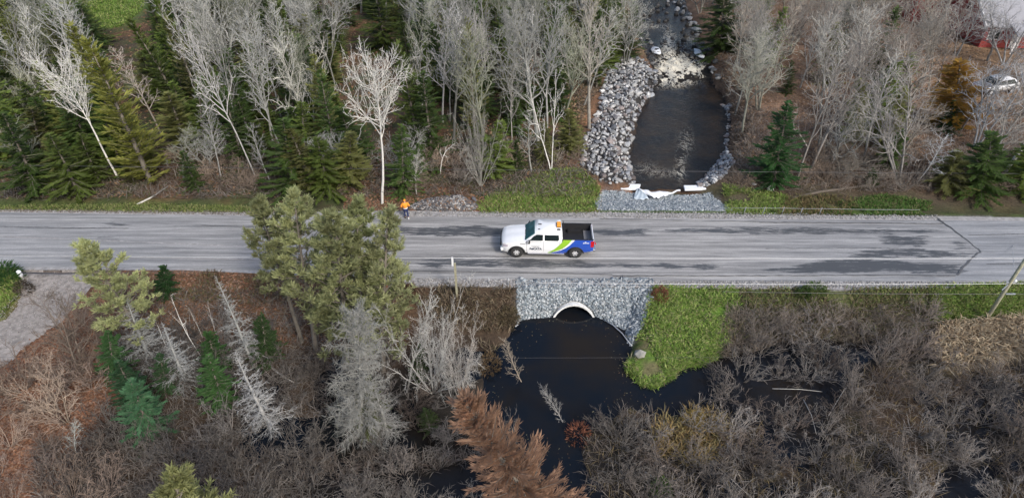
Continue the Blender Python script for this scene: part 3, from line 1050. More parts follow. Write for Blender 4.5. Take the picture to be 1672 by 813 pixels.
def liner(px_rows, label, mat, name='liner_sheet', sag=0.06, z=-0.72):
    rows = []
    for r in px_rows:
        rows.append([Vector((*[float(q) for q in at(u, v, z + dz)], z + dz)) for u, v, dz in r])
    c = rows[0][0].copy()
    nu, nv, vs, fs = 10, 6, [], []
    for i in range(nv + 1):
        t = i / nv * (len(rows) - 1)
        a = min(int(t), len(rows) - 2)
        ra, rb, ft = rows[a], rows[a + 1], t - a
        for j in range(nu + 1):
            s = j / nu * (len(ra) - 1)
            b = min(int(s), len(ra) - 2)
            fsx = s - b
            p = (ra[b].lerp(ra[b + 1], fsx)).lerp(rb[b].lerp(rb[b + 1], fsx), ft)
            p.z += sag * math.sin(j * 1.7 + i * 1.1) + RNG.uniform(-.02, .02)
            vs.append(p - c)
    w = nu + 1
    for i in range(nv):
        for j in range(nu):
            fs.append((i * w + j, i * w + j + 1, (i + 1) * w + j + 1, (i + 1) * w + j))
    o = MB().add(vs, fs).build(name, mat, None, smooth=True, loc=c)
    so = o.modifiers.new('thick', 'SOLIDIFY')
    so.thickness = 0.02
    return tag(o, label, 'liner')


liner([[(1041, 308, .12), (1052, 309, .25), (1064, 313, .2), (1096, 313, .1)], [(1052, 316, .05), (1062, 319, .1), (1075, 320, .12), (1090, 317, .1)], [(1066, 322, 0), (1070, 323, .02), (1076, 323.5, .03), (1080, 321, .02)]],
      'crumpled white liner sheet hanging in a V over the stream outlet', M['fabric_white'])
liner([[(1040, 309, .05), (1045, 308, .1), (1048, 311, .1)], [(1036, 318, 0), (1045, 319, .05), (1054, 318, .05)], [(1033, 324, -.05), (1046, 326, -.03), (1060, 324, 0)]],
      'blue grey liner flap beside the crumpled white sheet', M['liner_blue'])
liner([[(1078, 320, .08), (1095, 315, .1), (1110, 309, .1)], [(1080, 322, .05), (1096, 317, .06), (1111, 311, .07)]], 'thin white edge of liner running up to the right slab', M['fabric_white'])


def foam_block(u, v, wpx, hpx, label):
    p = gpt(u, v)
    p.z = max(p.z, -0.32) + .05
    r = 16.5
    m = MB()
    n = 9
    vs = []
    for k, h in enumerate((0, 0.14)):
        for i in range(n):
            t = 2 * PI * i / n
            q = RNG.uniform(.75, 1.15)
            vs.append((wpx * .7 / r * math.cos(t) * q, hpx * .7 / r / .42 * math.sin(t) * q, h))
    fs = [tuple(range(n - 1, -1, -1)), tuple(range(n, 2 * n))] + [(i, (i + 1) % n, n + (i + 1) % n, n + i) for i in range(n)]
    o = m.add(vs, fs).build('snow_patch', M['fabric_white'], None, bevel=0.06, loc=p, smooth=True)
    return tag(o, label, 'white patch')


foam_block(1070, 94, 14, 14, 'white patch on the bank at the left head of the rapids')
foam_block(1139, 97, 13, 17, 'white patch on the bank at the right head of the rapids')
pp = gpt(1062, 102)
link_p = [gpt(985, 526), gpt(1000, 536), gpt(1015, 553), gpt(1030, 566)]
for q in link_p: q.z = max(q.z, POND_Z) + 0.10
o = MB().tube([q - link_p[0] for q in link_p], 0.035, 6).build('hose', M['steel'], None, smooth=True, loc=link_p[0])
tag(o, 'thin grey hose running from the culvert to the grass bank', 'hose')


# ------------------------------------------------------------------ pickup truck
def interp(tab):
    xs, ys = [p[0] for p in tab], [p[1] for p in tab]
    return lambda x: float(np.interp(x, xs, ys))


FA, RA = -1.93, 1.815                      # axles; the front points to -x, the near side to -y


def arch(x, z0):
    """lower edge of the body side with its two wheel arches"""
    z = z0
    for ax in (FA, RA):
        d = abs(x - ax)
        if d < 0.52: z = max(z, 0.40 + math.sqrt(max(0, 0.52 ** 2 - d * d)))
    return z


sill = interp([(-2.88, .62), (-2.8, .40), (-2.5, .36), (-1.4, .40), (1.3, .42), (2.4, .50), (2.92, .62), (2.95, .66)])
belt = interp([(-2.88, .98), (-2.8, 1.08), (-2.4, 1.17), (-1.45, 1.27), (0.98, 1.30), (0.985, 1.43), (2.95, 1.46)])
plan = interp([(-2.90, .72), (-2.82, .86), (-2.6, .96), (-2.2, 1.0), (2.6, 1.0), (2.95, .965)])


def side_y(x, z):
    zr = (z - 0.45) / 0.95
    return plan(x) * (1 - 0.055 * max(0, zr - 0.45) ** 2 / 0.3 - 0.05 * max(0, 0.25 - zr) ** 2 / 0.06)


def side_patch(x0, x1, lo, hi, off, rows=5, step=0.05, sgn=-1):
    n = max(2, int((x1 - x0) / step))
    vs, fs = [], []
    for i in range(n + 1):
        x = x0 + (x1 - x0) * i / n
        a, b = lo(x), hi(x)
        b = max(a + 0.002, b)
        for j in range(rows + 1):
            z = a + (b - a) * j / rows
            vs.append((x, sgn * (side_y(x, z) + off), z))
    for i in range(n):
        for j in range(rows):
            a = i * (rows + 1) + j
            fs.append((a, a + rows + 1, a + rows + 2, a + 1))
    return vs, fs


def truck():
    p = at(893, 422.9, 0.0)
    root = empty('pickup_truck', (float(p[0]), float(p[1]) + 1.02, 0.045), math.radians(-1.6))
    tag(root, 'white crew cab pickup with blue and green wrap driving along the road', 'pickup truck')
    lo = lambda x: arch(x, sill(x))
    # body: both sides, bonnet, nose, tail
    m = MB()
    for sg in (-1, 1):
        m.add(*side_patch(-2.88, 2.95, lo, belt, 0, 7, 0.04, sg))
    hood_x = [-2.88, -2.8, -2.6, -2.2, -1.8, -1.45, -1.36]
    vs, fs, nn = [], [], 11
    for x in hood_x:
        b = belt(x)
        w = side_y(x, b)
        for j in range(nn):
            s = -1 + 2 * j / (nn - 1)
            dome = 0.075 * (1 - abs(s) ** 3) * min(1, (x + 2.95) / 0.5) + (0.03 if 0.35 < abs(s) < 0.6 else 0) * min(1, (x + 2.9) / .4)
            vs.append((x - 0.05 * (1 - s * s) * (x < -2.7), w * s, b + dome))
    for i in range(len(hood_x) - 1):
        for j in range(nn - 1):
            a = i * nn + j
            fs.append((a, a + 1, a + nn + 1, a + nn))
    m.add(vs, fs)
    vs, fs = [], []
    for k, z in enumerate((.62, .74, .86, .98)):
        for j in range(nn):
            s = -1 + 2 * j / (nn - 1)
            vs.append((-2.88 - 0.06 * (1 - s * s) - 0.02 * (1 - k / 3), side_y(-2.88, z) * s, z))
    for k in range(3):
        for j in range(nn - 1):
            a = k * nn + j
            fs.append((a, a + nn, a + nn + 1, a + 1))
    m.add(vs, fs)
    m.build('body', M['white_paint'], root, smooth=True)
    # underbody and wheel wells
    u = MB()
    u.box((0.05, 0, .62), (5.4, 1.70, .36))
    for ax in (FA, RA): u.box((ax, 0, .74), (1.0, 1.82, .32))
    u.box((-.35, 0, 1.0), (2.0, 1.7, .4))
    u.build('underbody', M['black_plastic'], root)
    # cab above the belt
    secs = [(1.27, -1.42, 0.96, .93), (1.50, -1.12, 0.97, .875), (1.78, -0.74, 0.94, .80), (1.865, -0.55, 0.88, .74)]
    m = MB()
    vs = []
    for z, x0, x1, w in secs:
        for sx, sy in ((x0, -w), (x1, -w), (x1, w), (x0, w)): vs.append((sx, sy, z))
    fs = []
    for k in range(3):
        for j in range(4):
            a, b = 4 * k + j, 4 * k + (j + 1) % 4
            fs.append((a, b, b + 4, a + 4))
    nb = len(vs)
    vs.append((0.15, 0, 1.915))
    for j in range(4): fs.append((12 + j, 12 + (j + 1) % 4, nb))
    m.add(vs, fs).build('cab', M['white_paint'], root, bevel=0.03, smooth=True)
    # glass panels, laid just proud of the cab sides
    def quad(pts, name, mat, thick=0.012, parent=root):
        q = MB()
        P = [Vector(a) for a in pts]
        nrm = (P[1] - P[0]).cross(P[2] - P[0]).normalized()
        k = len(P)
        q.add([a + nrm * thick for a in P] + [a - nrm * thick for a in P],
              [tuple(range(k)), tuple(range(2 * k - 1, k - 1, -1))] + [(i, (i + 1) % k, k + (i + 1) % k, k + i) for i in range(k)])
        return q.build(name, mat, parent)
    ws = quad([(-1.385, -.83, 1.33), (-1.385, .83, 1.33), (-.80, .73, 1.775), (-.80, -.73, 1.775)], 'windshield', M['windshield'], 0.03)
    wiper = MB().tube([(-1.40, -.5, 1.36), (-1.30, .1, 1.43)], .012, 4).tube([(-1.40, .1, 1.36), (-1.30, .6, 1.43)], .012, 4)
    wiper.build('wiper', M['black_plastic'], ws)
    for sg in (-1, 1):
        yy = lambda z: sg * (np.interp(z, [1.27, 1.50, 1.78], [.93, .875, .80]) + 0.004)
        quad([(-1.12, yy(1.34), 1.34), (-.27, yy(1.33), 1.33), (-.27, yy(1.72), 1.72), (-.66, yy(1.73), 1.73), (-.86, yy(1.62), 1.62)][::-sg], 'side_window', M['glass'])
        quad([(-.17, yy(1.33), 1.33), (.68, yy(1.33), 1.33), (.76, yy(1.42), 1.42), (.72, yy(1.71), 1.71), (-.17, yy(1.72), 1.72)][::-sg], 'side_window', M['glass'])
        mr = MB().box((-1.15, sg * 1.08, 1.33), (.14, .22, .20)).build('mirror', M['black_plastic'], root, bevel=.03, smooth=True)
        MB().box((-1.175, sg * 1.10, 1.355), (.13, .17, .15)).build('mirror_cap', M['white_paint'], mr, bevel=.03)
        hl = MB()
        hl.add(*side_patch(-2.80, -2.50, lambda x: .84 + .1 * (x + 2.8), lambda x: 1.0 + .06 * (x + 2.8), .012, 2, .05, sg))
        hl.build('headlight', M['clear_lens'], root, smooth=True)
        tl = MB()
        tl.add(*side_patch(2.76, 2.955, lambda x: .93, lambda x: 1.36, .012, 3, .05, sg))
        tl.box((2.965, sg * .90, 1.15), (.03, .12, .42))
        tl.build('tail_light', M['red_lens'], root, smooth=True)
        for xa, xb in ((-1.02, -.22), (-.20, .62)):
            h = MB().box((xb - .12, sg * (side_y(xb - .12, 1.13) + .015), 1.13), (.17, .03, .04))
            h.build('door_handle', M['white_paint'], root, bevel=.008)
        # panel gaps
        g = MB()
        for gx_ in (-1.30, -.22, .80, .99):
            g.add(*side_patch(gx_ - .008, gx_ + .008, lambda x: .50, belt, .003, 5, .016, sg))
        g.build('panel_gap', M['grey_plastic'], root)
        MB().box((0.0 - .05, sg * 1.0, .40), (2.35, .14, .06)).build('running_board', M['chrome'], root, bevel=.015)
        fl = MB()
        for ax in (FA, RA):
            pts = [(ax + .525 * math.cos(t), sg * (side_y(ax, .7) + .006), .40 + .525 * math.sin(t)) for t in np.linspace(.05, PI - .05, 15)]
            fl.tube(pts, .028, 5)
        fl.build('arch_trim', M['black_plastic'], root, smooth=True)
    # wrap: green sweep, white gap, blue panel
    glo = lambda x: arch(x, float(np.interp(x, [.05, .30, .62, .93, 1.14, 1.32, 1.55], [.452, .46, .60, .76, .93, 1.12, 1.42])))
    ghi = lambda x: float(np.interp(x, [.05, .44, .785, .956, .98, .99, 1.55], [.456, .70, 1.08, 1.29, 1.298, 1.43, 1.44]))
    bhi = lambda x: min(belt(x), float(np.interp(x, [.25, .60, .93, 1.18, 1.42, 1.60, 1.76, 2.95], [.44, .53, .67, .82, 1.04, 1.25, 1.44, 1.46])))
    for sg in (-1, 1):
        MB().add(*side_patch(.05, 1.56, glo, ghi, .006, 6, .03, sg)).build('green_stripe', M['green_paint'], root, smooth=True)
        MB().add(*side_patch(.25, 2.945, lambda x: arch(x, sill(x) + .015), bhi, .005, 7, .03, sg)).build('blue_panel', M['blue_paint'], root, smooth=True)
    # load bed
    b = MB()
    b.box((1.97, 0, .90), (1.92, 1.62, .04))
    b.box((1.0, 0, 1.16), (.05, 1.72, .54))
    for sg in (-1, 1):
        b.box((1.97, sg * .83, 1.17), (1.92, .04, .50))
        b.box((RA, sg * .68, 1.0), (.9, .26, .2))
        b.box((1.97, sg * .885, 1.445), (1.94, .13, .035))
    b.build('load_bed', M['black_plastic'], root, bevel=.01)
    t = MB()
    t.box((2.93, 0, 1.04), (.055, 1.86, .82)).build('tailgate', M['white_paint'], root, bevel=.015)
    MB().box((2.875, 0, 1.18), (.05, 1.62, .50)).build('tailgate_liner', M['grey_plastic'], root)
    MB().box((2.62, 0, .95), (.45, 1.58, .06)).build('bed_mat', M['grey_plastic'], root)
    rack = MB()
    for yy in (-.7, -.25, .25, .7): rack.tube([(1.06, yy, 1.42), (1.06, yy, 1.74)], .016, 5)
    rack.tube([(1.06, -.78, 1.74), (1.06, .78, 1.74)], .02, 5)
    rack.build('headache_rack', M['black_plastic'], root)
    quad([(.975, -.66, 1.40), (.975, .66, 1.40), (.945, .60, 1.72), (.945, -.60, 1.72)], 'rear_window', M['glass'])
    # bumpers, grille, roof gear
    fb = MB().box((-2.90, 0, .53), (.16, 1.82, .26)).build('front_bumper', M['white_paint'], root, bevel=.05, smooth=True)
    MB().box((-2.985, 0, .46), (.02, 1.3, .12)).build('intake', M['black_plastic'], fb)
    gr = MB().box((-2.955, 0, .84), (.05, 1.30, .26))
    for k in range(4): gr.box((-2.985, 0, .75 + .06 * k), (.02, 1.22, .02))
    gr.build('grille', M['black_plastic'], root)
    rb = MB().box((3.03, 0, .60), (.18, 1.86, .18)).build('rear_bumper', M['chrome'], root, bevel=.03)
    MB().box((3.14, 0, .50), (.16, .10, .08)).build('tow_hitch', M['red_lens'], rb)
    lb = MB().box((.74, .05, 1.955), (.26, .50, .11)).build('light_bar', M['amber_lens'], root, bevel=.02)
    MB().box((.74, .05, 1.90), (.30, .56, .03)).build('light_bar_base', M['black_plastic'], lb)
    MB().box((.72, -.46, 1.895), (.22, .12, .06)).build('roof_mount', M['black_plastic'], root, bevel=.01)
    a = MB().box((-.46, .10, 1.91), (.22, .06, .05)).box((-.52, -.42, 1.885), (.12, .06, .05))
    a.build('roof_antenna', M['black_plastic'], root, bevel=.01)
    MB().add(*side_patch(-1.72, -1.40, lambda x: 1.08, lambda x: 1.13, .006, 1, .05)).build('fender_badge', M['grey_plastic'], root)
    # wheels
    tyre = MB().lathe([(.20, -.12), (.30, -.13), (.385, -.125), (.415, -.09), (.42, 0), (.415, .09), (.385, .125), (.30, .13), (.20, .12)], n=28).mesh('tyre', M['rubber'], smooth=True)
    rm = MB().lathe([(.0, -.07), (.06, -.09), (.07, -.055), (.075, -.03)], n=12)
    rm.lathe([(.215, -.10), (.255, -.125), (.27, -.10), (.25, .0), (.21, .02)], n=28)
    for k in range(6):
        rot = Matrix.Rotation(k * PI / 3, 3, 'Y')
        rm.box(rot @ Vector((.14, -.075, 0)), (.19, .045, .075), rot)
    rim = rm.mesh('rim', M['alloy'])
    disc = MB().lathe([(0, -.02), (.215, -.02), (.215, .03), (0, .03)], n=20).mesh('brake_disc', M['black_plastic'])
    for ax in (FA, RA):
        for sg in (-1, 1):
            w = empty('wheel', (ax, sg * .875, .42))
            w.parent = root
            if sg > 0: w.rotation_euler = (0, 0, PI)
            for nme, me in (('tyre', tyre), ('rim', rim), ('brake_disc', disc)): link(nme, me, w)
    # lettering
    def text(s, x, z, size, mat, name, shear=0.0, sx=1.0, bold=0.0):
        c = bpy.data.curves.new(name, 'FONT')
        c.body, c.size, c.align_x, c.align_y = s, size, 'CENTER', 'CENTER'
        c.extrude, c.shear, c.offset = 0.002, shear, bold
        tmp = link(name, c)
        me = bpy.data.meshes.new_from_object(tmp.evaluated_get(bpy.context.evaluated_depsgraph_get()))
        bpy.data.objects.remove(tmp)
        me.materials.clear()
        me.materials.append(mat)
        o = link(name, me, root, (x, -(side_y(x, z) + .009), z))
        o.rotation_euler = (PI / 2, 0, 0)
        o.scale = (sx, 1, 1)
    text('FulCATA', -.72, .745, .20, M['navy'], 'door_lettering', 0, 1.0, .010)
    text('congrea', -.73, .905, .10, M['navy'], 'door_lettering', .3, 1.25)
    MB().tube([(-1.02, -(side_y(-1, .97) + .008), .95), (-.85, -(side_y(-.85, .99) + .008), .985), (-.6, -(side_y(-.6, .98) + .008), .97), (-.42, -(side_y(-.4, .96) + .008), .94)], .008, 4).build('door_emblem', M['navy'], root)
    em = MB()
    em.add(*side_patch(2.33, 2.66, lambda x: 1.215, lambda x: 1.26, .010, 1, .05))
    em.add(*side_patch(2.36, 2.50, lambda x: 1.29, lambda x: 1.29 + .05 * math.sin((x - 2.36) / .14 * PI), .010, 1, .02))
    em.add(*side_patch(2.27, 2.31, lambda x: 1.19, lambda x: 1.27, .010, 1, .02))
    em.build('bed_emblem', M['white_paint'], root)
    return root


truck()


# ------------------------------------------------------------------ road worker
def skin_mesh(name, joints, edges, mat, parent, root_i=0, sub=1):
    bm = bmesh.new()
    lay = bm.verts.layers.skin.verify()
    vs = [bm.verts.new(j[0]) for j in joints]
    for a, b in edges: bm.edges.new((vs[a], vs[b]))
    for v, j in zip(vs, joints):
        r = j[1]
        v[lay].radius = (r, r) if not hasattr(r, '__len__') else r
    vs[root_i][lay].use_root = True
    me = bpy.data.meshes.new(name)
    bm.to_mesh(me)
    bm.free()
    me.materials.append(mat)
    o = link(name, me, parent)
    s = o.modifiers.new('skin', 'SKIN')
    s.use_smooth_shade = True
    if sub:
        d = o.modifiers.new('subdivision', 'SUBSURF')
        d.levels = d.render_levels = sub
    return o


def worker():
    p = at(664, 356, 0.0)
    root = empty('person', (float(p[0]), float(p[1]), 0.03), math.radians(200))
    root.scale = (.84, .84, .82)
    tag(root, 'person in orange hooded jacket and navy trousers walking on the road edge', 'person')
    J = [((0, 0, .93), (.15, .11)), ((0, -.02, 1.15), (.145, .10)), ((0, -.05, 1.38), (.17, .11)), ((0, -.06, 1.50), .06), ((0, -.09, 1.62), (.085, .10)), ((0, -.10, 1.72), (.075, .085)),
         ((.10, 0, .88), .10), ((.11, -.10, .50), .065), ((.11, .02, .10), .045), ((.11, -.14, .04), .04),
         ((-.10, 0, .88), .10), ((-.11, .06, .50), .065), ((-.11, .24, .16), .045), ((-.11, .16, .04), .04),
         ((.20, -.05, 1.43), .065), ((.34, -.02, 1.17), .048), ((.22, -.16, 1.02), .036), ((.16, -.22, .98), .034),
         ((-.20, -.05, 1.43), .065), ((-.32, .02, 1.17), .048), ((-.30, -.16, .98), .036), ((-.29, -.22, .92), .034)]
    E = [(0, 1), (1, 2), (2, 3), (3, 4), (4, 5), (0, 6), (6, 7), (7, 8), (8, 9), (0, 10), (10, 11), (11, 12), (12, 13), (2, 14), (14, 15), (15, 16), (16, 17), (2, 18), (18, 19), (19, 20), (20, 21)]
    for hand in (17, 21):
        h = Vector(J[hand][0])
        for k in range(5):
            o1 = Vector((-.03 + .016 * k, -.05 - .004 * (2 - abs(k - 2)), -.02)) if k < 4 else Vector((.04, -.02, .0))
            J += [(tuple(h + o1), .011), (tuple(h + o1 + (Vector((0, -.03, -.035)) if k < 4 else Vector((.015, -.03, -.02)))), .009)]
            E += [(hand, len(J) - 2), (len(J) - 2, len(J) - 1)]
    body = skin_mesh('body', J, E, M['skin'], root)
    # face and cap
    f = MB()
    for s in (-1, 1): f.box((s * .032, -.19, 1.665), (.022, .012, .012))
    f.build('eyes', M['black_plastic'], body)
    MB().lathe([(0, .11), (.05, .10), (.085, .06), (.098, 0), (.10, -.03)], (0, -.09, 1.70), 'z', 14).build('cap', M['orange_cloth'], root, smooth=True)
    jk = [((0, 0, .88), (.20, .16)), ((0, -.02, 1.15), (.19, .15)), ((0, -.05, 1.40), (.20, .15)), ((0, -.04, 1.52), (.10, .10)),
          ((.21, -.05, 1.43), .095), ((.35, -.02, 1.17), .08), ((.24, -.15, 1.035), .06), ((-.21, -.05, 1.43), .095), ((-.33, .02, 1.17), .08), ((-.305, -.14, 1.0), .06)]
    j = skin_mesh('jacket', jk, [(0, 1), (1, 2), (2, 3), (2, 4), (4, 5), (5, 6), (2, 7), (7, 8), (8, 9)], M['orange_cloth'], root, 0)
    b = MB()
    b.lathe([(.203, .98), (.208, 1.02), (.203, 1.06)], (0, -.015, 0), 'z', 16)
    o = b.build('reflective_band', M['pale_cloth'], j, smooth=True)
    o.scale = (1.0, .86, 1)
    tr = [((0, 0, .90), (.17, .13)), ((.10, 0, .84), .115), ((.11, -.10, .50), .085), ((.11, .01, .14), .07), ((-.10, 0, .84), .115), ((-.11, .06, .50), .085), ((-.11, .22, .19), .07)]
    skin_mesh('trousers', tr, [(0, 1), (1, 2), (2, 3), (0, 4), (4, 5), (5, 6)], M['navy_cloth'], root, 0)
    for x, y, z, mat in ((.11, -.05, .05, 'black_plastic'), (-.11, .20, .07, 'pale_cloth')):
        MB().box((x, y, z), (.12, .30, .11)).build('boot', M[mat], root, bevel=.035, smooth=True)


worker()


# ------------------------------------------------------------------ poles, posts, wires
def tobj(name, pts, rad, mat, label, cat, group=None, k=6):
    p0 = Vector(pts[0])
    o = MB().tube([Vector(p) - p0 for p in pts], rad, k).build(name, mat, None, smooth=k > 4, loc=p0)
    return tag(o, label, cat, group)


def on_plane_y(u, v, y):
    dx, dy, dz = ray(u, v)
    t = y / dy
    return Vector((float(t * dx), float(y), float(CAM_H + t * dz)))


pb = gpt(1606, 527)
pt = on_plane_y(1674, 424, pb.y)
top = pb.lerp(pt, 1.35)
pole = empty('utility_pole', pb)
tag(pole, 'leaning weathered utility pole in the dry reeds at the right verge', 'utility pole')
MB().tube([(0, 0, -.3), tuple((pt - pb) * .5), tuple(top - pb)], [.115, .10, .09], 10).build('pole', M['wood_pole'], pole, smooth=True)
br = on_plane_y(1650, 461, pb.y) - pb
MB().box(br, (.5, .08, .08)).tube([br + Vector((-.3, -.08, -.5)), br], .03, 5).build('bracket', M['steel'], pole)
MB().lathe([(0, 0), (.07, 0), (.09, .07), (.05, .14), (0, .15)], tuple(br + Vector((.22, 0, .04))), 'z', 10).build('insulator', M['fabric_white'], pole)
MB().box(on_plane_y(1641, 478, pb.y) - pb + Vector((.25, -.1, 0)), (.55, .06, .06)).build('cable_clamp', M['steel'], pole)


def wire(pix, y, rad, mat, label, group='wires strung past the road'):
    pts = []
    (u0, v0), (u1, v1) = pix
    a, b = on_plane_y(u0, v0, y), on_plane_y(u1, v1, y)
    n = 24
    for i in range(n + 1):
        p = a.lerp(b, i / n)
        p.z -= 0.10 * 4 * (i / n) * (1 - i / n)
        pts.append(p)
    return tobj('wire', pts, rad, mat, label, 'wire', group, 4)


wire([(-500, 415), (1676, 422)], pb.y, 0.012, M['wire_pale'], 'pale wire crossing the road lane below the pickup, meeting the leaning pole')
wire([(880, 462), (1780, 462)], pb.y, 0.011, M['wire_pale'], 'pale wire along the south road edge, lower of the two pale ones')
wire([(1180, 476), (1780, 479)], pb.y, 0.016, M['wire_dark'], 'thin dark wire over the grass verge behind the leaning pole')
wire([(-400, 266), (2100, 286)], float(sh_n(0)) + 3.0, 0.016, M['wire_dark'], 'thin dark wire strung along the forest edge north of the road')
wire([(-500, 580), (1250, 583)], 20.0, 0.005, M['wire_dark'], 'dark trace of a wire on the black pond, drawn as a hanging wire')  # added as a solid wire for the dark trace on the water
a, b = on_plane_y(1656, 462, pb.y), on_plane_y(1655, 345, 40.0)
tobj('wire', [a, a.lerp(b, .5) - Vector((0, 0, .1)), b], 0.013, M['wire_pale'], 'pale wire crossing over the road at the far right', 'wire', 'wires strung past the road', 4)

qb, qt = gpt(1628, 298), None
qt = on_plane_y(1676, 233, qb.y)
o = tobj('dead_pole', [qb - Vector((0, 0, .2)), qb.lerp(qt, .5), qt], [.16, .14, .11], M['pale_wood'], 'bare pale pole leaning in front of the dark conifers at far right', 'pole', None, 8)
# split post in the grey brush
sb = gpt(747, 484)
st_ = on_plane_y(742, 432, sb.y)
post = empty('marker_post', sb)
tag(post, 'tall wooden post with a white top standing in the grey brush by the road', 'post')
MB().box((st_ - sb) / 2, (.12, .10, (st_ - sb).z + .2)).build('post', M['wood_pole'], post)
MB().box((st_ - sb) + Vector((-.10, 0, .22)), (.11, .05, .62)).build('white_board', M['fabric_white'], post)
for i, (u, v, h) in enumerate([(663, 466, .55), (733, 464, .5), (767, 464, .5), (799, 465, .5), (830, 466, .5), (858, 466, .45), (890, 467, .42), (922, 467, .45), (955, 467, .5), (985, 467, .55), (1013, 467, .6), (1045, 467, .45)]):
    p = gpt(u, v)
    tobj('stake', [p - Vector((0, 0, .1)), p + Vector((RNG.uniform(-.04, .04), 0, h * 1.15))], .028, M['steel'],
         ['thin steel stake by the pines, far left of the stake row', 'thin steel stake just left of the white-topped post', 'thin steel stake just right of the white-topped post', 'thin steel stake over the right side of the grey brush',
          'thin steel stake at the left corner of the culvert gravel', 'thin steel stake second along the culvert gravel from its left corner', 'thin steel stake up from the left foot of the culvert mouth', 'thin steel stake over the crown of the culvert, left of its middle',
          'thin steel stake over the right half of the culvert crown', 'thin steel stake just past the right foot of the culvert', 'tallest thin steel stake over the right part of the culvert gravel', 'thin steel stake at the right corner of the culvert gravel'][i], 'stake', 'stakes along the south road edge', 5)
# cable rail on the north verge
rail_posts = []
for i, (u, v) in enumerate([(1214, 350), (1245, 350), (1276, 350), (1306, 351), (1337, 351)]):
    p = gpt(u, v)
    q = p + Vector((.05, 0, .62))
    rail_posts.append(q)
    tobj('rail_post', [p - Vector((0, 0, .1)), q], .027, M['dull_steel'], ['low steel post at the gravel end of the cable rail', 'second low steel post of the cable rail from the gravel', 'middle low steel post of the cable rail',
         'fourth low steel post of the cable rail from the gravel', 'fifth low steel post, farthest from the gravel on the cable rail'][i], 'post', 'posts of the cable rail', 6)
e = gpt(1500, 347)
tobj('rail_cable', [gpt(1192, 347) + Vector((0, 0, .4))] + [q - Vector((0, 0.05, .06)) for q in rail_posts] + [gpt(1420, 350) + Vector((0, 0, .4)), e + Vector((0, 0, .25))],   .014, M['dull_steel'], 'pale cable running along the low posts on the north verge', 'cable')
# driveway cable
gp = gpt(38, 456)
g = empty('gate_post', gp)
tag(g, 'short post with a white top beside the driveway mouth', 'post')
MB().tube([(0, 0, -.2), (0, 0, .5)], .06, 8).build('post', M['pale_wood'], g)
MB().lathe([(0, 0), (.13, 0), (.14, .1), (.12, .38), (0, .46)], (0, 0, .28), 'z', 10).build('white_cap', M['fabric_white'], g, smooth=True)
c0, c1 = gp + Vector((.06, 0, .55)), gpt(165, 452) + Vector((0, 0, .35))
tobj('driveway_cable', [c0, c0.lerp(c1, .5) - Vector((0, 0, .08)), c1], .035, M['wire_dark'], 'dark cable strung low across the driveway mouth', 'cable')
# logs
for pix, r, mat, lab in (([(224, 335), (250, 322), (275, 305)], .07, 'pale_wood', 'white birch log lying on the dark north bank'),
                         ([(1290, 326), (1340, 315), (1400, 307), (1455, 298)], .13, 'wood_dark', 'long dark fallen log on the verge right of the boulder'),
                         ([(1255, 650), (1300, 651), (1335, 655)], .021, 'pale_wood', 'thin pale stick lying level across the right hand pool'),
                         ([(1305, 668), (1318, 692), (1330, 715)], .021, 'pale_wood', 'thin pale stick slanting down into the right hand pool'),
                         ([(1352, 680), (1370, 650), (1390, 620)], .021, 'pale_wood', 'thin grey stick slanting up out of the right hand pool'),
                         ([(1600, 830), (1620, 800), (1536, 762)][:1] + [(1528, 800), (1533, 770), (1540, 763)], .024, 'pale_wood', 'bent white stick beside the small pool at the lower right'),
                         ([(1152, 745), (1190, 778), (1230, 815)], .021, 'pale_wood', 'pale stick slanting through the brush below the yellow grass'),
                         ([(553, 710), (556, 680), (548, 640)], .05, 'wood_pole', 'dead brown stem standing in water left of the grey dead conifer'),
                         ([(530, 658), (545, 680), (556, 700)], .045, 'wood_pole', 'short broken branch leaning on the dead brown stem'),
                         ([(430, 590), (455, 610), (480, 625)], .045, 'pale_wood', 'pale fallen stick on the brown floor below the slim pines'),
                         ([(1052, 770), (1065, 778), (1075, 785)], .05, 'pale_wood', 'short whitish stick in the brush right of the channel')):
    pts = []
    for u, v in pix[-3:] if len(pix) == 4 and pix[0][0] == 1600 else pix:
        q = gpt(u, v)
        pts.append(Vector((q.x, q.y, max(q.z, POND_Z if q.y < 29 else -9) + r * .8)))
    tobj('fallen_log' if r > .06 else 'stick', pts, [r * (1 - .4 * i / (len(pts) - 1)) for i in range(len(pts))], M[mat], lab, 'log' if r > .06 else 'stick', None, 7)


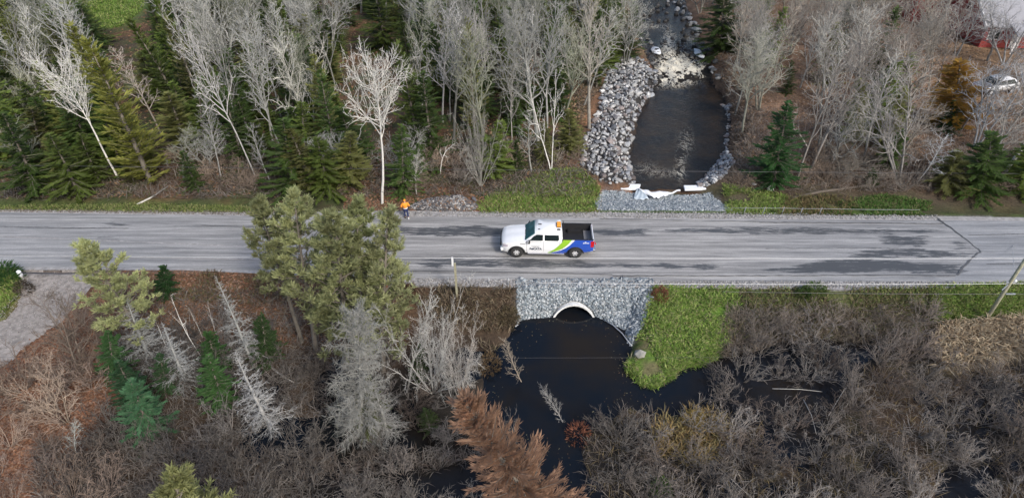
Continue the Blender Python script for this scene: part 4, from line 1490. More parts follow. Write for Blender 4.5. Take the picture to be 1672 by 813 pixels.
# ------------------------------------------------------------------ red house, white car, barrel
def house():
    base = gpt(1597, 78)
    root = empty('red_house', base, math.radians(-4))
    tag(root, 'red house with a grey roof behind bare trees at the top right', 'house')
    Wd, D, H, RH = 15.0, 9.0, 2.7, 3.0
    w = MB()
    w.box((Wd / 2, D / 2, H / 2), (Wd, D, H))
    w.add([(0, 0, H), (0, D, H), (0, D / 2, H + RH), (Wd, 0, H), (Wd, D, H), (Wd, D / 2, H + RH)], [(0, 2, 1), (3, 4, 5)])
    wall = w.build('wall', M['red_siding'], root)
    for k in range(9):
        MB().box((Wd / 2, -.02, .25 + .28 * k), (Wd + .04, .03, .025)).build('board_lap', M['red_siding'], wall)
    r = MB()
    for s in (0, 1):
        y0, y1 = (-.5, D / 2) if s == 0 else (D + .5, D / 2)
        zb = H - .5 * RH / (D / 2)
        r.add([(-.5, y0, zb), (Wd + .5, y0, zb), (Wd + .5, y1, H + RH), (-.5, y1, H + RH), (-.5, y0, zb + .14), (Wd + .5, y0, zb + .14), (Wd + .5, y1, H + RH + .14), (-.5, y1, H + RH + .14)],
              [(0, 1, 2, 3), (7, 6, 5, 4), (0, 4, 5, 1), (2, 6, 7, 3), (0, 3, 7, 4), (1, 5, 6, 2)])
    roof = r.build('roof', M['roof_grey'], root)
    MB().box((9, D * .62, H + RH - .2), (.8, .8, 1.6)).build('chimney', M['concrete'], roof)
    for s in (0, 1):
        y0 = -.52 if s == 0 else D + .52
        zb = H - .5 * RH / (D / 2)
        MB().add([(-.56, y0, zb - .12), (-.56, y0, zb + .22), (-.56, D / 2, H + RH + .22), (-.56, D / 2, H + RH - .16), (-.48, y0, zb - .12), (-.48, y0, zb + .22), (-.48, D / 2, H + RH + .22), (-.48, D / 2, H + RH - .16)],
                 [(0, 1, 2, 3), (7, 6, 5, 4), (0, 4, 5, 1), (1, 5, 6, 2), (2, 6, 7, 3), (0, 3, 7, 4)]).build('barge_board', M['trim_white'], root)
    # porch
    p = MB()
    p.add([(2.2, -2.2, 1.9), (5.2, -2.2, 1.9), (5.2, 0, 2.7), (2.2, 0, 2.7), (2.2, -2.2, 2.02), (5.2, -2.2, 2.02), (5.2, 0, 2.82), (2.2, 0, 2.82)],
          [(0, 1, 2, 3), (7, 6, 5, 4), (0, 4, 5, 1), (2, 6, 7, 3), (0, 3, 7, 4), (1, 5, 6, 2)])
    pr = p.build('porch_roof', M['roof_grey'], root)
    for x in (2.35, 5.05): MB().box((x, -2.05, .95), (.14, .14, 1.9)).build('porch_post', M['trim_white'], pr)
    for x, ww in ((1.1, 1.1), (7.0, 1.6), (10.2, 1.6), (13, 1.2)):
        f = MB().box((x, -.03, 1.5), (ww + .2, .06, 1.2)).build('window', M['trim_white'], root)
        MB().box((x, -.07, 1.5), (ww, .03, 1.0)).build('pane', M['glass'], f)
        MB().box((x, -.095, 1.5), (.05, .02, 1.0)).build('glazing_bar', M['trim_white'], f)
    d = MB().box((3.7, -.03, 1.05), (1.0, .06, 2.1)).build('door', M['trim_white'], root)
    MB().box((4.05, -.09, 1.0), (.06, .06, .12)).build('handle', M['steel'], d)
    f = MB().box((-.03, D / 2, 3.3), (.06, 1.1, 1.1)).build('window', M['trim_white'], root)
    MB().box((-.07, D / 2, 3.3), (.03, .9, .9)).build('pane', M['glass'], f)
    # rear wing
    MB().box((-1.2, D + 3.2, 1.3), (5.0, 6.0, 2.6)).build('wing', M['red_siding'], root)
    MB().add([(-4.0, D + .1, 2.5), (1.6, D + .1, 2.5), (1.6, D + 6.4, 2.5), (-4.0, D + 6.4, 2.5), (-1.2, D + .1, 4.0), (-1.2, D + 6.4, 4.0)],
             [(0, 1, 4), (3, 5, 2), (0, 4, 5, 3), (1, 2, 5, 4), (0, 3, 2, 1)]).build('wing_roof', M['red_siding'], root)


house()


def small_car():
    p = gpt(1621, 149)
    root = empty('white_car', p, math.radians(14))
    tag(root, 'small white car with a grey bonnet parked under bare trees near the house', 'car')
    prof = [(-1.95, .35), (-2.0, .62), (-1.9, .78), (-1.1, .92), (-.45, 1.38), (.2, 1.46), (1.2, 1.42), (1.75, 1.02), (1.95, .88), (1.98, .4)]
    m = MB()
    n = len(prof)
    vs, fs = [], []
    for s, in ((-1,), (1,)):
        for x, z in prof:
            w = .86 - max(0, z - .85) * .30
            vs.append((x, s * w, z))
    for i in range(n):
        j = (i + 1) % n
        fs.append((i, j, n + j, n + i))
    fs += [tuple(range(n)), tuple(range(2 * n - 1, n - 1, -1))]
    m.add(vs, fs).build('body', M['white_paint'], root, bevel=.05, smooth=True)
    def panel(pts, name, mat, t=.02):
        q = MB()
        P = [Vector(a) for a in pts]
        nr = (P[1] - P[0]).cross(P[2] - P[0]).normalized()
        k = len(P)
        q.add([a + nr * t for a in P] + [a - nr * t for a in P], [tuple(range(k)), tuple(range(2 * k - 1, k - 1, -1))] + [(i, (i + 1) % k, k + (i + 1) % k, k + i) for i in range(k)])
        return q.build(name, mat, root)
    panel([(-1.08, -.76, .95), (-1.08, .76, .95), (-.50, .66, 1.36), (-.50, -.66, 1.36)], 'windshield', M['glass'])
    panel([(-1.86, -.78, .79), (-1.86, .78, .79), (-1.14, .78, .92), (-1.14, -.78, .92)], 'bonnet', M['grey_plastic'])
    panel([(1.24, -.64, 1.38), (1.24, .64, 1.38), (1.68, .74, 1.08), (1.68, -.74, 1.08)], 'rear_window', M['glass'])
    for s in (-1, 1):
        panel([(-.85, s * .835, .95), (.2, s * .835, .95), (.2, s * .70, 1.36), (-.42, s * .71, 1.33)], 'side_window', M['glass'])
        panel([(.28, s * .835, .95), (1.45, s * .83, .97), (1.1, s * .70, 1.36), (.28, s * .70, 1.36)], 'side_window', M['glass'])
        MB().box((-1.93, s * .6, .68), (.12, .32, .12)).build('headlight', M['clear_lens'], root, bevel=.02)
        MB().box((1.94, s * .66, .78), (.1, .25, .14)).build('tail_light', M['red_lens'], root, bevel=.02)
        MB().box((-.75, s * .95, 1.0), (.12, .16, .11)).build('mirror', M['white_paint'], root, bevel=.02)
        for x in (-1.25, 1.25):
            w = empty('wheel', (x, s * .80, .31))
            w.parent = root
            MB().lathe([(.18, -.09), (.29, -.10), (.31, -.05), (.31, .05), (.29, .10), (.18, .09)], n=18).build('tyre', M['rubber'], w, smooth=True)
            MB().lathe([(0, -.09), (.06, -.10), (.18, -.085), (.18, .085), (.06, .10), (0, .09)], n=14).build('rim', M['alloy'], w)


small_car()
p = gpt(1557, 22)
br = empty('barrel', p)
tag(br, 'upright pale grey barrel with a dark base left of the red house', 'barrel')
MB().lathe([(0, .35), (.50, .35), (.53, .6), (.53, 1.5), (.45, 1.62), (0, 1.66)], n=18, axis='z').build('drum', M['liner_blue'], br, smooth=True)
MB().lathe([(0, 0), (.48, 0), (.48, .36), (0, .37)], n=18, axis='z').build('base', M['black_plastic'], br)


# ------------------------------------------------------------------ trees: shared shapes
def frame_of(d):
    ref = Vector((0, 0, 1)) if abs(d.z) < 0.9 else Vector((1, 0, 0))
    a = d.cross(ref).normalized()
    return a, d.cross(a)


class TB:
    """tapered limbs collected fast"""

    def __init__(s): s.v, s.f = [], []

    def limb(s, pts, r0, r1, k):
        n = len(pts)
        b = len(s.v)
        a, c = frame_of((pts[-1] - pts[0]).normalized())
        for i in range(n - 1):
            r = r0 + (r1 - r0) * i / (n - 1)
            for j in range(k):
                t = 2 * PI * j / k
                s.v.append(pts[i] + a * (r * math.cos(t)) + c * (r * math.sin(t)))
        s.v.append(pts[-1])
        for i in range(n - 2):
            for j in range(k):
                p, q = b + i * k + j, b + i * k + (j + 1) % k
                s.f += [(p, q, q + k), (p, q + k, p + k)]
        tip = b + (n - 1) * k
        o = b + (n - 2) * k
        for j in range(k): s.f.append((o + j, o + (j + 1) % k, tip))

    def mesh(s, name, mat): return mesh_np(name, np.array([tuple(p) for p in s.v]), np.array(s.f), mat, smooth=True)


def walk(rng, p, d, L, n, wander, trop):
    pts = [p.copy()]
    d = d.copy()
    for i in range(n):
        d = (d + Vector((rng.gauss(0, wander), rng.gauss(0, wander), rng.gauss(0, wander) + trop))).normalized()
        p = p + d * (L / n)
        pts.append(p)
    return pts


def along(pts, t):
    x = t * (len(pts) - 1)
    i = min(int(x), len(pts) - 2)
    return pts[i].lerp(pts[i + 1], x - i), (pts[i + 1] - pts[i]).normalized()


def spread_dir(rng, d, ang, az):
    a, b = frame_of(d)
    return (d * math.cos(ang) + (a * math.cos(az) + b * math.sin(az)) * math.sin(ang)).normalized()


def bare_tree(seed, H=10, t0=.35, n1=24, l1=3.4, a1=40, n2=9, n3=4, r=.13, trop=.06, wander=.06, shape=.55, stems=1, fan=0.0, tw=1.0, lead=.97):
    """trunk and crown of a leafless tree, H high"""
    rng = random.Random(seed)
    tr, cr = TB(), TB()
    for s in range(stems):
        az0 = 2.4 * s + rng.uniform(-.5, .5)
        f = fan * rng.uniform(.25, 1.15) if stems > 1 else 0
        d0 = Vector((math.sin(f) * math.cos(az0), math.sin(f) * math.sin(az0), math.cos(f)))
        Ls = H / max(.62, math.cos(f)) * (1 if s == 0 else rng.uniform(.75, 1))
        base = Vector((.12 * math.cos(az0), .12 * math.sin(az0), 0)) if stems > 1 else Vector((0, 0, 0))
        tp = walk(rng, base, d0, Ls * lead, 9, wander * .6, trop * .4)
        tr.limb(tp, r, .02, 6)
        az = rng.uniform(0, 6)
        for i in range(n1):
            t = t0 + (1 - t0) * ((i + rng.random()) / n1) ** .9
            p, d = along(tp, min(t, .985))
            az += 2.4 + rng.uniform(-.4, .4)
            L = l1 * (1 - (t - t0) / (1 - t0) * shape) * rng.uniform(.65, 1.15)
            b = walk(rng, p, spread_dir(rng, d, math.radians(a1 * rng.uniform(.75, 1.25)), az), L, 5, wander * 1.6, trop)
            rb = max(.022, r * (1.05 - t) * .62) * tw
            cr.limb(b, rb, .012, 4)
            az2 = rng.uniform(0, 6)
            for j in range(n2):
                t2 = .22 + .78 * (j + rng.random()) / n2
                p2, d2 = along(b, min(t2, .99))
                az2 += 2.4
                L2 = L * .42 * (1.15 - t2 * .6) * rng.uniform(.6, 1.2)
                c = walk(rng, p2, spread_dir(rng, d2, math.radians(rng.uniform(25, 60)), az2), L2, 3, wander * 2.4, trop)
                cr.limb(c, max(.014, rb * .5) * tw, .007, 3)
                for k in range(n3):
                    t3 = .25 + .75 * (k + rng.random()) / n3
                    p3, d3 = along(c, min(t3, .99))
                    L3 = L2 * .55 * rng.uniform(.5, 1.2)
                    e = walk(rng, p3, spread_dir(rng, d3, math.radians(rng.uniform(20, 55)), rng.uniform(0, 6.28)), L3, 2, wander * 2.5, trop)
                    cr.limb(e, .011 * tw, .0045, 3)
    return tr, cr, H


class QB:
    """needle sprays: small pointed leaves"""

    def __init__(s): s.P, s.D, s.S, s.L, s.W = [], [], [], [], []

    def add(s, p, d, side, L, W):
        s.P.append(p), s.D.append(d), s.S.append(side), s.L.append(L), s.W.append(W)

    def mesh(s, name, mat):
        P, D, S = (np.array([tuple(q) for q in a]) for a in (s.P, s.D, s.S))
        L, Wd = np.array(s.L)[:, None], np.array(s.W)[:, None]
        n = len(P)
        m = P + D * L * .45
        V = np.stack([P, m + S * Wd / 2, P + D * L, m - S * Wd / 2], 1)
        V[:, (1, 3), 2] -= (Wd * .18)
        b = np.arange(n)[:, None] * 4
        F = np.concatenate([b + [0, 1, 2], b + [0, 2, 3]], 0)
        return mesh_np(name, V.reshape(-1, 3), F, mat)


def conifer(seed, H=10, R=1.9, z0=.06, whorl=.34, per=6, droop=.25, rise=.0, dens=1.0, nl=.30, nw=.085, shape=.85, ragged=.25, dead=False, twigs=0):
    rng = random.Random(seed)
    tr, q, tw = TB(), QB(), TB()
    tp = walk(rng, Vector((0, 0, 0)), Vector((0, 0, 1)), H, 8, .012, 0)
    tr.limb(tp, .016 * H, .012, 6)
    z, az = z0, rng.uniform(0, 6)
    while z < .985:
        L0 = R * (1 - z) ** shape * (1 if z > .2 else .75 + z)
        npr = max(3, int(per * (.55 + .45 * (1 - z))))
        for i in range(npr):
            az += 2 * PI / npr + rng.uniform(-.35, .35)
            L = max(.12, L0 * rng.uniform(1 - ragged, 1 + ragged * .6))
            p, _ = along(tp, max(.02, min(.985, z + rng.uniform(-1.3, 1.3) * whorl / H)))
            el = rise + .55 * z - droop * (1 - z) + rng.uniform(-.12, .12)
            d = Vector((math.cos(az) * math.cos(el), math.sin(az) * math.cos(el), math.sin(el)))
            b = walk(rng, p, d, L, 4, .05, -.03 if not dead else -.05)
            (tw if dead else tr).limb(b, .012 + .010 * L, .005, 3)
            if dead:
                for k in range(int(twigs * (.4 + L / R))):
                    t = rng.uniform(.15, 1)
                    p2, d2 = along(b, t * .99)
                    e = walk(rng, p2, (spread_dir(rng, d2, math.radians(rng.uniform(30, 70)), rng.uniform(0, 6.28)) + Vector((0, 0, -.25))).normalized(), L * .38 * rng.uniform(.4, 1.1), 2, .16, -.05)
                    tw.limb(e, .013, .005, 3)
                continue
            m = max(5, int(dens * (5 + 13 * L)))
            for k in range(m):
                t = .12 + .88 * (k + rng.random()) / m
                p2, d2 = along(b, min(t, .995))
                lat = d2.cross(Vector((0, 0, 1))).normalized()
                s = 1 if k % 2 else -1
                w = (1 - t) * .55 + .35
                dd = (d2 * rng.uniform(.45, .9) + lat * s * rng.uniform(.3, .95) * w + Vector((0, 0, rng.uniform(-.22, .16)))).normalized()
                sd = dd.cross(Vector((rng.uniform(-.5, .5), rng.uniform(-.5, .5), 1))).normalized()
                q.add(p2, dd, sd, nl * rng.uniform(.6, 1.35) * (.65 + .35 * min(1, L)), nw * rng.uniform(.7, 1.4))
        z += whorl / H * (1 if z < .8 else .6)
    return tr, (tw if dead else q), H


def pine(seed, H=10, t0=.45, R=1.9, per=5, whorl=.5, tufts=7, needles=15, nl=.30, nw=.042):
    rng = random.Random(seed)
    tr, q = TB(), QB()
    tp = walk(rng, Vector((0, 0, 0)), Vector((0, 0, 1)), H, 8, .02, 0)
    tr.limb(tp, .15, .02, 7)
    for i in range(int(26 * t0) + 6):
        p, _ = along(tp, rng.uniform(.12, t0 + .08))
        b = walk(rng, p, Vector((rng.gauss(0, 1), rng.gauss(0, 1), rng.uniform(-.25, .2))).normalized(), R * rng.uniform(.3, .75), 4, .10, -.03)
        tr.limb(b, .018, .006, 3)
        for k in range(5):
            p2, d2 = along(b, rng.uniform(.3, .98))
            tr.limb(walk(rng, p2, spread_dir(rng, d2, .8, rng.uniform(0, 6.28)), R * .2 * rng.uniform(.5, 1.2), 2, .15, -.03), .010, .005, 3)
    z, az = t0, rng.uniform(0, 6)
    while z < .99:
        zz = (z - t0) / (1 - t0)
        L0 = R * (1 - zz) ** .6 * (.65 + 1.2 * min(zz, .3))
        for i in range(per):
            az += 2 * PI / per + rng.uniform(-.5, .5)
            L = max(.25, L0 * rng.uniform(.6, 1.2))
            p, _ = along(tp, min(.99, z + rng.uniform(-.3, .3) * whorl / H))
            el = .12 + .5 * zz + rng.uniform(-.15, .15)
            b = walk(rng, p, Vector((math.cos(az) * math.cos(el), math.sin(az) * math.cos(el), math.sin(el))), L, 4, .07, .05)
            tr.limb(b, .016 + .012 * L, .008, 4)
            spots = [along(b, .99)]
            for k in range(max(2, int(tufts * (.35 + .65 * L / R)))):
                t = rng.uniform(.3, .97)
                p2, d2 = along(b, t)
                dd = (d2 * .7 + d2.cross(Vector((0, 0, 1))) * rng.choice((-1, 1)) * rng.uniform(.3, .9) + Vector((0, 0, rng.uniform(.15, .7)))).normalized()
                Lk = L * .32 * rng.uniform(.5, 1.2) * (1.2 - t * .5)
                c = walk(rng, p2, dd, Lk, 2, .06, .08)
                tr.limb(c, .012, .006, 3)
                spots.append((c[-1], (c[-1] - c[0]).normalized()))
                spots.append(((c[0] + c[-1]) / 2, (c[-1] - c[0]).normalized()))
            for p2, d2 in spots:
                ax = (d2 + Vector((0, 0, .45))).normalized()
                for k in range(needles):
                    dd = spread_dir(rng, ax, rng.uniform(.15, 1.1), rng.uniform(0, 6.28))
                    sd = dd.cross(Vector((rng.gauss(0, 1), rng.gauss(0, 1), rng.gauss(0, 1)))).normalized()
                    q.add(p2 - ax * rng.uniform(0, .22), dd, sd, nl * rng.uniform(.6, 1.2), nw * rng.uniform(.8, 1.5))
        z += whorl / H
    return tr, q, H


def shrub_mesh(seed, stems=13, H=2.2, fan=.75, n2=6, n3=3, tw=1.0, mat='twig'):
    rng = random.Random(seed)
    t = TB()
    for s in range(stems):
        az = rng.uniform(0, 2 * PI)
        f = fan * math.sqrt(rng.random())
        d = Vector((math.sin(f) * math.cos(az), math.sin(f) * math.sin(az), math.cos(f)))
        L = H * rng.uniform(.7, 1.1)
        b = walk(rng, Vector((.18 * math.cos(az), .18 * math.sin(az), -.05)) * rng.random(), d, L, 5, .12, .05)
        t.limb(b, .024 * tw, .008, 3)
        for j in range(n2):
            t2 = .25 + .75 * (j + rng.random()) / n2
            p2, d2 = along(b, min(t2, .99))
            L2 = L * .40 * rng.uniform(.5, 1.2) * (1.25 - .6 * t2)
            c = walk(rng, p2, spread_dir(rng, d2, math.radians(rng.uniform(20, 60)), rng.uniform(0, 6.28)), L2, 3, .16, .03)
            t.limb(c, .015 * tw, .006, 3)
            for k in range(n3):
                p3, d3 = along(c, rng.uniform(.3, .98))
                e = walk(rng, p3, spread_dir(rng, d3, math.radians(rng.uniform(20, 60)), rng.uniform(0, 6.28)), L2 * .55 * rng.uniform(.5, 1.2), 2, .16, .02)
                t.limb(e, .011 * tw, .005, 3)
    return t.mesh('shrub', M[mat]), H


def blade_bush(seed, n, H, mat):
    rng = random.Random(seed)
    q = QB()
    for k in range(n):
        az, r = rng.uniform(0, 6.28), math.sqrt(rng.random())
        p = Vector((math.cos(az), math.sin(az), 0)) * r * H * .55 + Vector((0, 0, H * rng.uniform(.05, .95) * (1 - .6 * r * r)))
        d = (Vector((math.cos(az) * (.3 + r), math.sin(az) * (.3 + r), rng.uniform(-.2, 1))) + Vector((rng.gauss(0, .4), rng.gauss(0, .4), 0))).normalized()
        sd = d.cross(Vector((rng.gauss(0, 1), rng.gauss(0, 1), rng.gauss(0, 1)))).normalized()
        q.add(p, d, sd, H * .22 * rng.uniform(.6, 1.3), H * .055 * rng.uniform(.6, 1.3))
    return q.mesh('leaves', mat)


PROTO = {}


def register(kind, res, tmat, cmat):
    t, c, H = res
    PROTO.setdefault(kind, []).append((t.mesh('trunk', M[tmat]), c.mesh('crown', M[cmat]), H))


for s in range(6): register('hard', bare_tree(100 + s, 10, (.30, .35, .40, .45, .25, .33)[s], (24, 22, 26, 20, 18, 28)[s], (3.7, 3.3, 3.9, 4.2, 3.4, 2.9)[s], (42, 36, 46, 38, 55, 32)[s], 8, 4, .12, (.085, .10, .06, .09, .05, .10)[s], (.09, .08, .11, .10, .13, .07)[s], .42, tw=1.15, lead=.9), 'bark', 'twig')
for s in range(2): register('slim', bare_tree(120 + s, 10, .32, 24, 2.5, 38, 6, 4, .09, .08, .085, .5, tw=1.1), 'bark', 'twig')
for s in range(2): register('spread', bare_tree(130 + s, 10, .20, 14, 4.2, 46, 9, 4, .13, .06, .10, .45, 3, .34, tw=1.1, lead=.9), 'bark', 'twig')
register('birch', bare_tree(141, 10, .52, 24, 3.7, 56, 10, 5, .13, .11, .10, .18, tw=1.05, lead=.82), 'birch', 'birch')
register('birch', bare_tree(142, 10, .45, 22, 3.3, 50, 9, 5, .11, .09, .10, .3, tw=1.05, lead=.86), 'birch', 'birch')
register('twin', bare_tree(151, 10, .34, 12, 3.2, 44, 6, 3, .12, .10, .12, .3, 2, .42, tw=1.0, lead=.9), 'birch', 'birch')
register('slimbirch', bare_tree(152, 10, .35, 12, 2.2, 42, 5, 3, .09, .08, .12, .5, tw=1.0), 'birch', 'birch')
register('crooked', bare_tree(153, 10, .30, 7, 3.6, 54, 5, 3, .20, -.04, .24, .4), 'birch', 'birch')
register('snag', bare_tree(154, 10, .30, 6, 3.0, 50, 2, 1, .14, .05, .20, .4), 'birch', 'birch')
register('fan', bare_tree(161, 10, .10, 10, 3.4, 36, 8, 4, .075, -.01, .11, .45, 16, 1.05, tw=1.2), 'bark', 'twig')
register('fan', bare_tree(162, 10, .12, 10, 3.4, 36, 8, 4, .075, .01, .11, .45, 11, .80, tw=1.2), 'bark', 'twig')
for s in range(3): register('spruce', conifer(200 + s, 10, 2.1, .04, .24, 6, .12, .10, 1.5, .38, .10, .7, .75), 'bark', 'needle')
for s in range(2): register('cedar', conifer(210 + s, 10, 1.5, .06, .24, 6, -.05, .35, 1.6, .38, .09, .55, .65), 'bark', 'needle')
for s in range(3): register('pine', pine(220 + s, 10, (.22, .30, .44)[s], 2.2, 5, .42, 8, 13, .27, .045), 'bark', 'needle')
for s in range(2): register('deadspruce', conifer(230 + s, 10, 1.9, .10, .30, 7, .10, .1, dead=True, twigs=15, ragged=.5), 'bark', 'twig')
register('fuzzy', conifer(240, 10, 2.2, .06, .24, 8, .10, .15, dead=True, twigs=30, shape=.28, ragged=.5), 'bark', 'twig')
register('rust', conifer(250, 10, 2.2, .03, .12, 5, .05, .30, 2.3, .32, .052, .5, .7), 'bark', 'needle')
SHRUBS = [shrub_mesh(300 + s, 11 + s, 2.2, .85 + .05 * s, 7, 4, 1.1) for s in range(5)]
BUSHES = [blade_bush(320 + s, 420, 1.0, M['needle']) for s in range(2)]

GREY, PALE, BROWN, TANG = (.33, .325, .30), (.46, .455, .43), (.20, .165, .14), (.30, .25, .20)
BIRCH = (.78, .76, .71)
DARKG, MIDG, YELG, OLIVE, BLUEG = (.092, .150, .038), (.155, .212, .048), (.30, .32, .075), (.225, .235, .082), (.075, .165, .080)
PINEG = (.345, .365, .18)
NAMES = {'hard': 'bare_hardwood_tree', 'slim': 'bare_pole_tree', 'spread': 'bare_spreading_tree', 'birch': 'birch_tree', 'twin': 'birch_tree', 'slimbirch': 'birch_tree', 'crooked': 'birch_tree', 'snag': 'dead_tree', 'fan': 'grey_brush',
         'spruce': 'spruce_tree', 'cedar': 'cedar_tree', 'pine': 'pine_tree', 'deadspruce': 'dead_spruce', 'fuzzy': 'dead_conifer', 'rust': 'brown_conifer'}
CATS = {'fan': 'bush'}
TREES = []


def put_tree(kind, B, axis, width=None, col=GREY, label=None, group=None, variant=None, bark=None):
    """B: base; axis: vector from base to top; width: crown width in metres"""
    v = RNG.randrange(len(PROTO[kind])) if variant is None else variant
    t, c, H = PROTO[kind][v]
    h = axis.length
    root = empty(NAMES[kind], B - axis.normalized() * .15)
    q = Vector((0, 0, 1)).rotation_difference(axis.normalized()) @ Quaternion((0, 0, 1), RNG.uniform(0, 6.28))
    root.rotation_mode = 'QUATERNION'
    root.rotation_quaternion = q
    sz = h / H
    nomw = max(abs(x) for x in (c_bounds(c)))
    sx = sz if width is None else width / 2 / nomw
    root.scale = (sx, sx, sz)
    a, b = link('trunk', t, root), link('crown', c, root)
    b.color = (*col, 1)
    a.color = (*(bark or (tuple(q * (1 if kind in ('birch', 'twin', 'slimbirch', 'crooked', 'snag') else .78) for q in col) if kind not in ('spruce', 'cedar', 'pine', 'rust') else (.17, .15, .125))), 1)
    tag(root, label, CATS.get(kind, 'tree'), group)
    TREES.append((root, kind, B.copy(), h))
    return root


_cb = {}


def c_bounds(me):
    if me.name not in _cb:
        co = np.zeros(len(me.vertices) * 3)
        me.vertices.foreach_get('co', co)
        co = co.reshape(-1, 3)
        _cb[me.name] = (float(np.percentile(np.hypot(co[:, 0], co[:, 1]), 97)),)
    return _cb[me.name]


def plant(kind, base, top, wpx=None, col=GREY, label=None, group=None, variant=None, bark=None):
    """a tree from where its foot and tip stand in the photograph: foot on the ground, tip above it on the plane through the foot"""
    B = gpt(*base)
    T = on_plane_y(top[0], top[1], B.y)
    mid = (B + T) / 2
    depth = mid.y * CP - (mid.z - CAM_H) * SP
    return put_tree(kind, B, T - B, None if wpx is None else wpx * depth / FPX, col, label, group, variant, bark)

